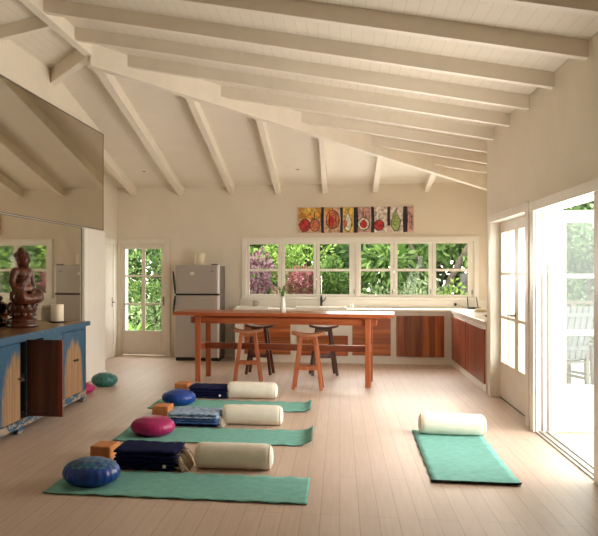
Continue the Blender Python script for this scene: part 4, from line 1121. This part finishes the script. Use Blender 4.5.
t = thing('garden_post', 'grey timber post with diagonal brace outside the rightmost casement', 'post', (2.45, 15.6, G))
MB().box((-.06, -.06, 0), (.06, .06, 1.72)).build('post', M['grey_wood'], t); MB().bar((-.34, -.08, 1.25), (.12, -.08, 1.68), .03, .03).build('brace', M['grey_wood'], t)
MB().box((.06, -.05, 1.12), (.30, .05, 1.2)).build('rail', M['grey_wood'], t)
# by the garden door
shrub('leafy_shrub', 'dense green shrub filling the upper panes of the garden door', (-4.15, 15.9, G), [((0, 0, 1.7), (.9, .6, .9)), ((.2, -.2, 1.1), (.6, .5, .6))], green, 1000, .10, 31)
shrub('leafy_shrub', 'dark tree-like shrub at the top of the garden door panes', (-3.9, 17.0, G), [((0, 0, 2.3), (.9, .6, .7))], deep, 1000, .13, 32)
def blades(name, label, loc, n, ln, mat, seed, wd=.018):
    rr = random.Random(seed); t = thing(name, label, 'plant', loc); m = MB()
    for _ in range(n):
        a = rr.random() * 2 * PI; d = Vector((math.cos(a), math.sin(a), 0)); s = Vector((-d.y, d.x, 0)); L = ln * rr.uniform(.7, 1.2); lean = rr.uniform(.25, .9) * L
        b0 = Vector((rr.uniform(-.08, .08), rr.uniform(-.08, .08), 0))
        m.grid(lambda u, v: b0 + Vector((0, 0, L * (u - .5 * u ** 3))) + d * lean * u * u + s * (v - .5) * 2 * wd * (1 - u ** 3 * .95), 6, 1)
    m.build('blades', mat, t, fix=False)
    MB().lathe([(.10, -.02), (.11, .03), (.06, .08), (.001, .09)], n=14).build('crown', M['stem'], t)
blades('strap_leaf_plant', 'fountain of strap leaves low behind the garden door, right side', (-3.55, 14.45, G), 130, .95, pale, 41)
blades('strap_leaf_plant', 'yellow-green strap-leaved clump at lower left of the garden door panes', (-4.0, 14.6, G), 80, 1.15, lime, 42, .03)
shrub('leafy_shrub', 'low shrub between the strap-leaved clumps and the dense shrub', (-3.8, 15.2, G), [((0, 0, .7), (.6, .3, .55))], pale, 800, .09, 43)
t = thing('porch_post', 'white porch post outside the left edge of the garden door', 'post', (-4.065, 14.0, G))
MB().box((-.05, -.05, 0), (.05, .05, 2.75)).build('shaft', M['white'], t); MB().box((-.07, -.07, 0), (.07, .07, .12)).build('foot', M['white'], t)
# backdrop trees
bd = [(-7.2, 19.5, 'tall dark tree beyond the garden, far left'), (-5.0, 20.3, 'tall dark tree beyond the garden, behind the garden door'), (-2.9, 19.6, 'tall dark tree beyond the garden, left of the kitchen windows'), (-.9, 20.4, 'tall dark tree beyond the garden, behind the left window'), (1.1, 19.7, 'tall dark tree beyond the garden, behind the middle of the windows'), (3.0, 20.2, 'tall dark tree beyond the garden, behind the right window'), (4.5, 18.9, 'tall dark tree beyond the garden, right of the kitchen windows')]
for i, (x, y, lb) in enumerate(bd):
    shrub('evergreen_tree', lb, (x, y, G), [((0, 0, 1.7), (1.35, .8, 1.7)), ((.2, .1, 3.4), (1.2, .8, 1.3))], deep if i % 2 else green, 2600, .30, 60 + i, 'tree', 'trees beyond the garden', [([(0, 0, 0), (.05, 0, 1.4), (0, .1, 3.2)], [.14, .11, .05])], shell=.55)
for i, (x, y, r, m, lb) in enumerate([(4.3, 16.2, 1.0, pale, 'pale green tree seen through the upper pane of the open deck door'), (5.9, 17.6, 1.3, green, 'green tree beyond the deck at the right edge of the doorway'), (3.35, 15.0, .55, lime, 'lime shrub just beyond the deck railing'), (5.2, 14.8, .6, green, 'low green shrub beyond the railing at the right'), (7.4, 19.5, 1.6, deep, 'large dark tree far beyond the deck'), (4.6, 14.9, .95, deep, 'dark tree with foliage showing above the open deck door')]):
    shrub('garden_tree', lb, (x, y, G), [((0, 0, r * 1.2), (r, r * .7, r * 1.2)), ((0, 0, r * 2.6), (r * .8, r * .7, r))], m, 1200, .15, 80 + i, 'tree', 'trees beyond the deck', [([(0, 0, 0), (.04, 0, r), (0, .05, r * 2.4)], [.09, .07, .03])], shell=.5)

# ------------------------------------------------------------------ light
wd_ = bpy.data.worlds.new('overcast_sky'); scn.world = wd_; wd_.use_nodes = True
nt = wd_.node_tree; bg = nt.nodes['Background']
tc = nt.nodes.new('ShaderNodeTexCoord'); sp = nt.nodes.new('ShaderNodeSeparateXYZ'); nt.links.new(tc.outputs['Generated'], sp.inputs[0])
cr_ = ramp(nt, sp.outputs[2], [(0.0, (.85, .80, .72)), (.25, (1.0, .95, .87)), (1.0, (.95, .95, .93))])
nt.links.new(cr_, bg.inputs[0]); bg.inputs[1].default_value = 7.5

def daylight(name, loc, rot, sx, sy, power, col=(1.0, .945, .865), spread=180):
    l = bpy.data.lights.new(name, 'AREA'); l.shape = 'RECTANGLE'; l.size = sx; l.size_y = sy; l.energy = power; l.color = col; l.spread = R(spread)
    o = bpy.data.objects.new(name, l); COL.objects.link(o); o.location = loc; o.rotation_euler = rot
    return o
# daylight entering through the deck doorway, the glazed inner doors, the kitchen windows and the garden door
daylight('daylight_deck_doorway', (1.76, 6.57, 1.25), (0, R(116), 0), 1.5, 1.5, 42)
daylight('daylight_inner_doors', (1.68, 8.6, 1.15), (0, R(104), 0), 1.5, 1.2, 34)
daylight('daylight_kitchen_windows', (1.0, 13.12, 1.6), (R(-84), 0, 0), 2.4, .85, 50)
daylight('daylight_garden_door', (-3.5, 13.12, 1.2), (R(-90), 0, 0), .7, 1.5, 5)

cam = bpy.data.cameras.new('camera'); co = bpy.data.objects.new('camera', cam); COL.objects.link(co)
co.location = (0, 0, 1.5); co.rotation_euler = (R(90), 0, R(8.2))
cam.sensor_fit = 'HORIZONTAL'; cam.sensor_width = 36.0; cam.lens = 755 / 598 * 36
cam.shift_x = (299 - 231) / 598; cam.shift_y = (272 - 268) / 598
cam.clip_start = .05; cam.clip_end = 200
scn.camera = co
vs_ = scn.view_settings
vs_.view_transform = 'Standard'; vs_.look = 'None'; vs_.gamma = 1.0; vs_.use_curve_mapping = False; vs_.exposure = 0.10
try:
    scn.cycles.use_denoising = True; scn.cycles.denoiser = 'OPENIMAGEDENOISE'
    scn.cycles.max_bounces = 14; scn.cycles.diffuse_bounces = 8; scn.cycles.transparent_max_bounces = 16
except Exception: pass
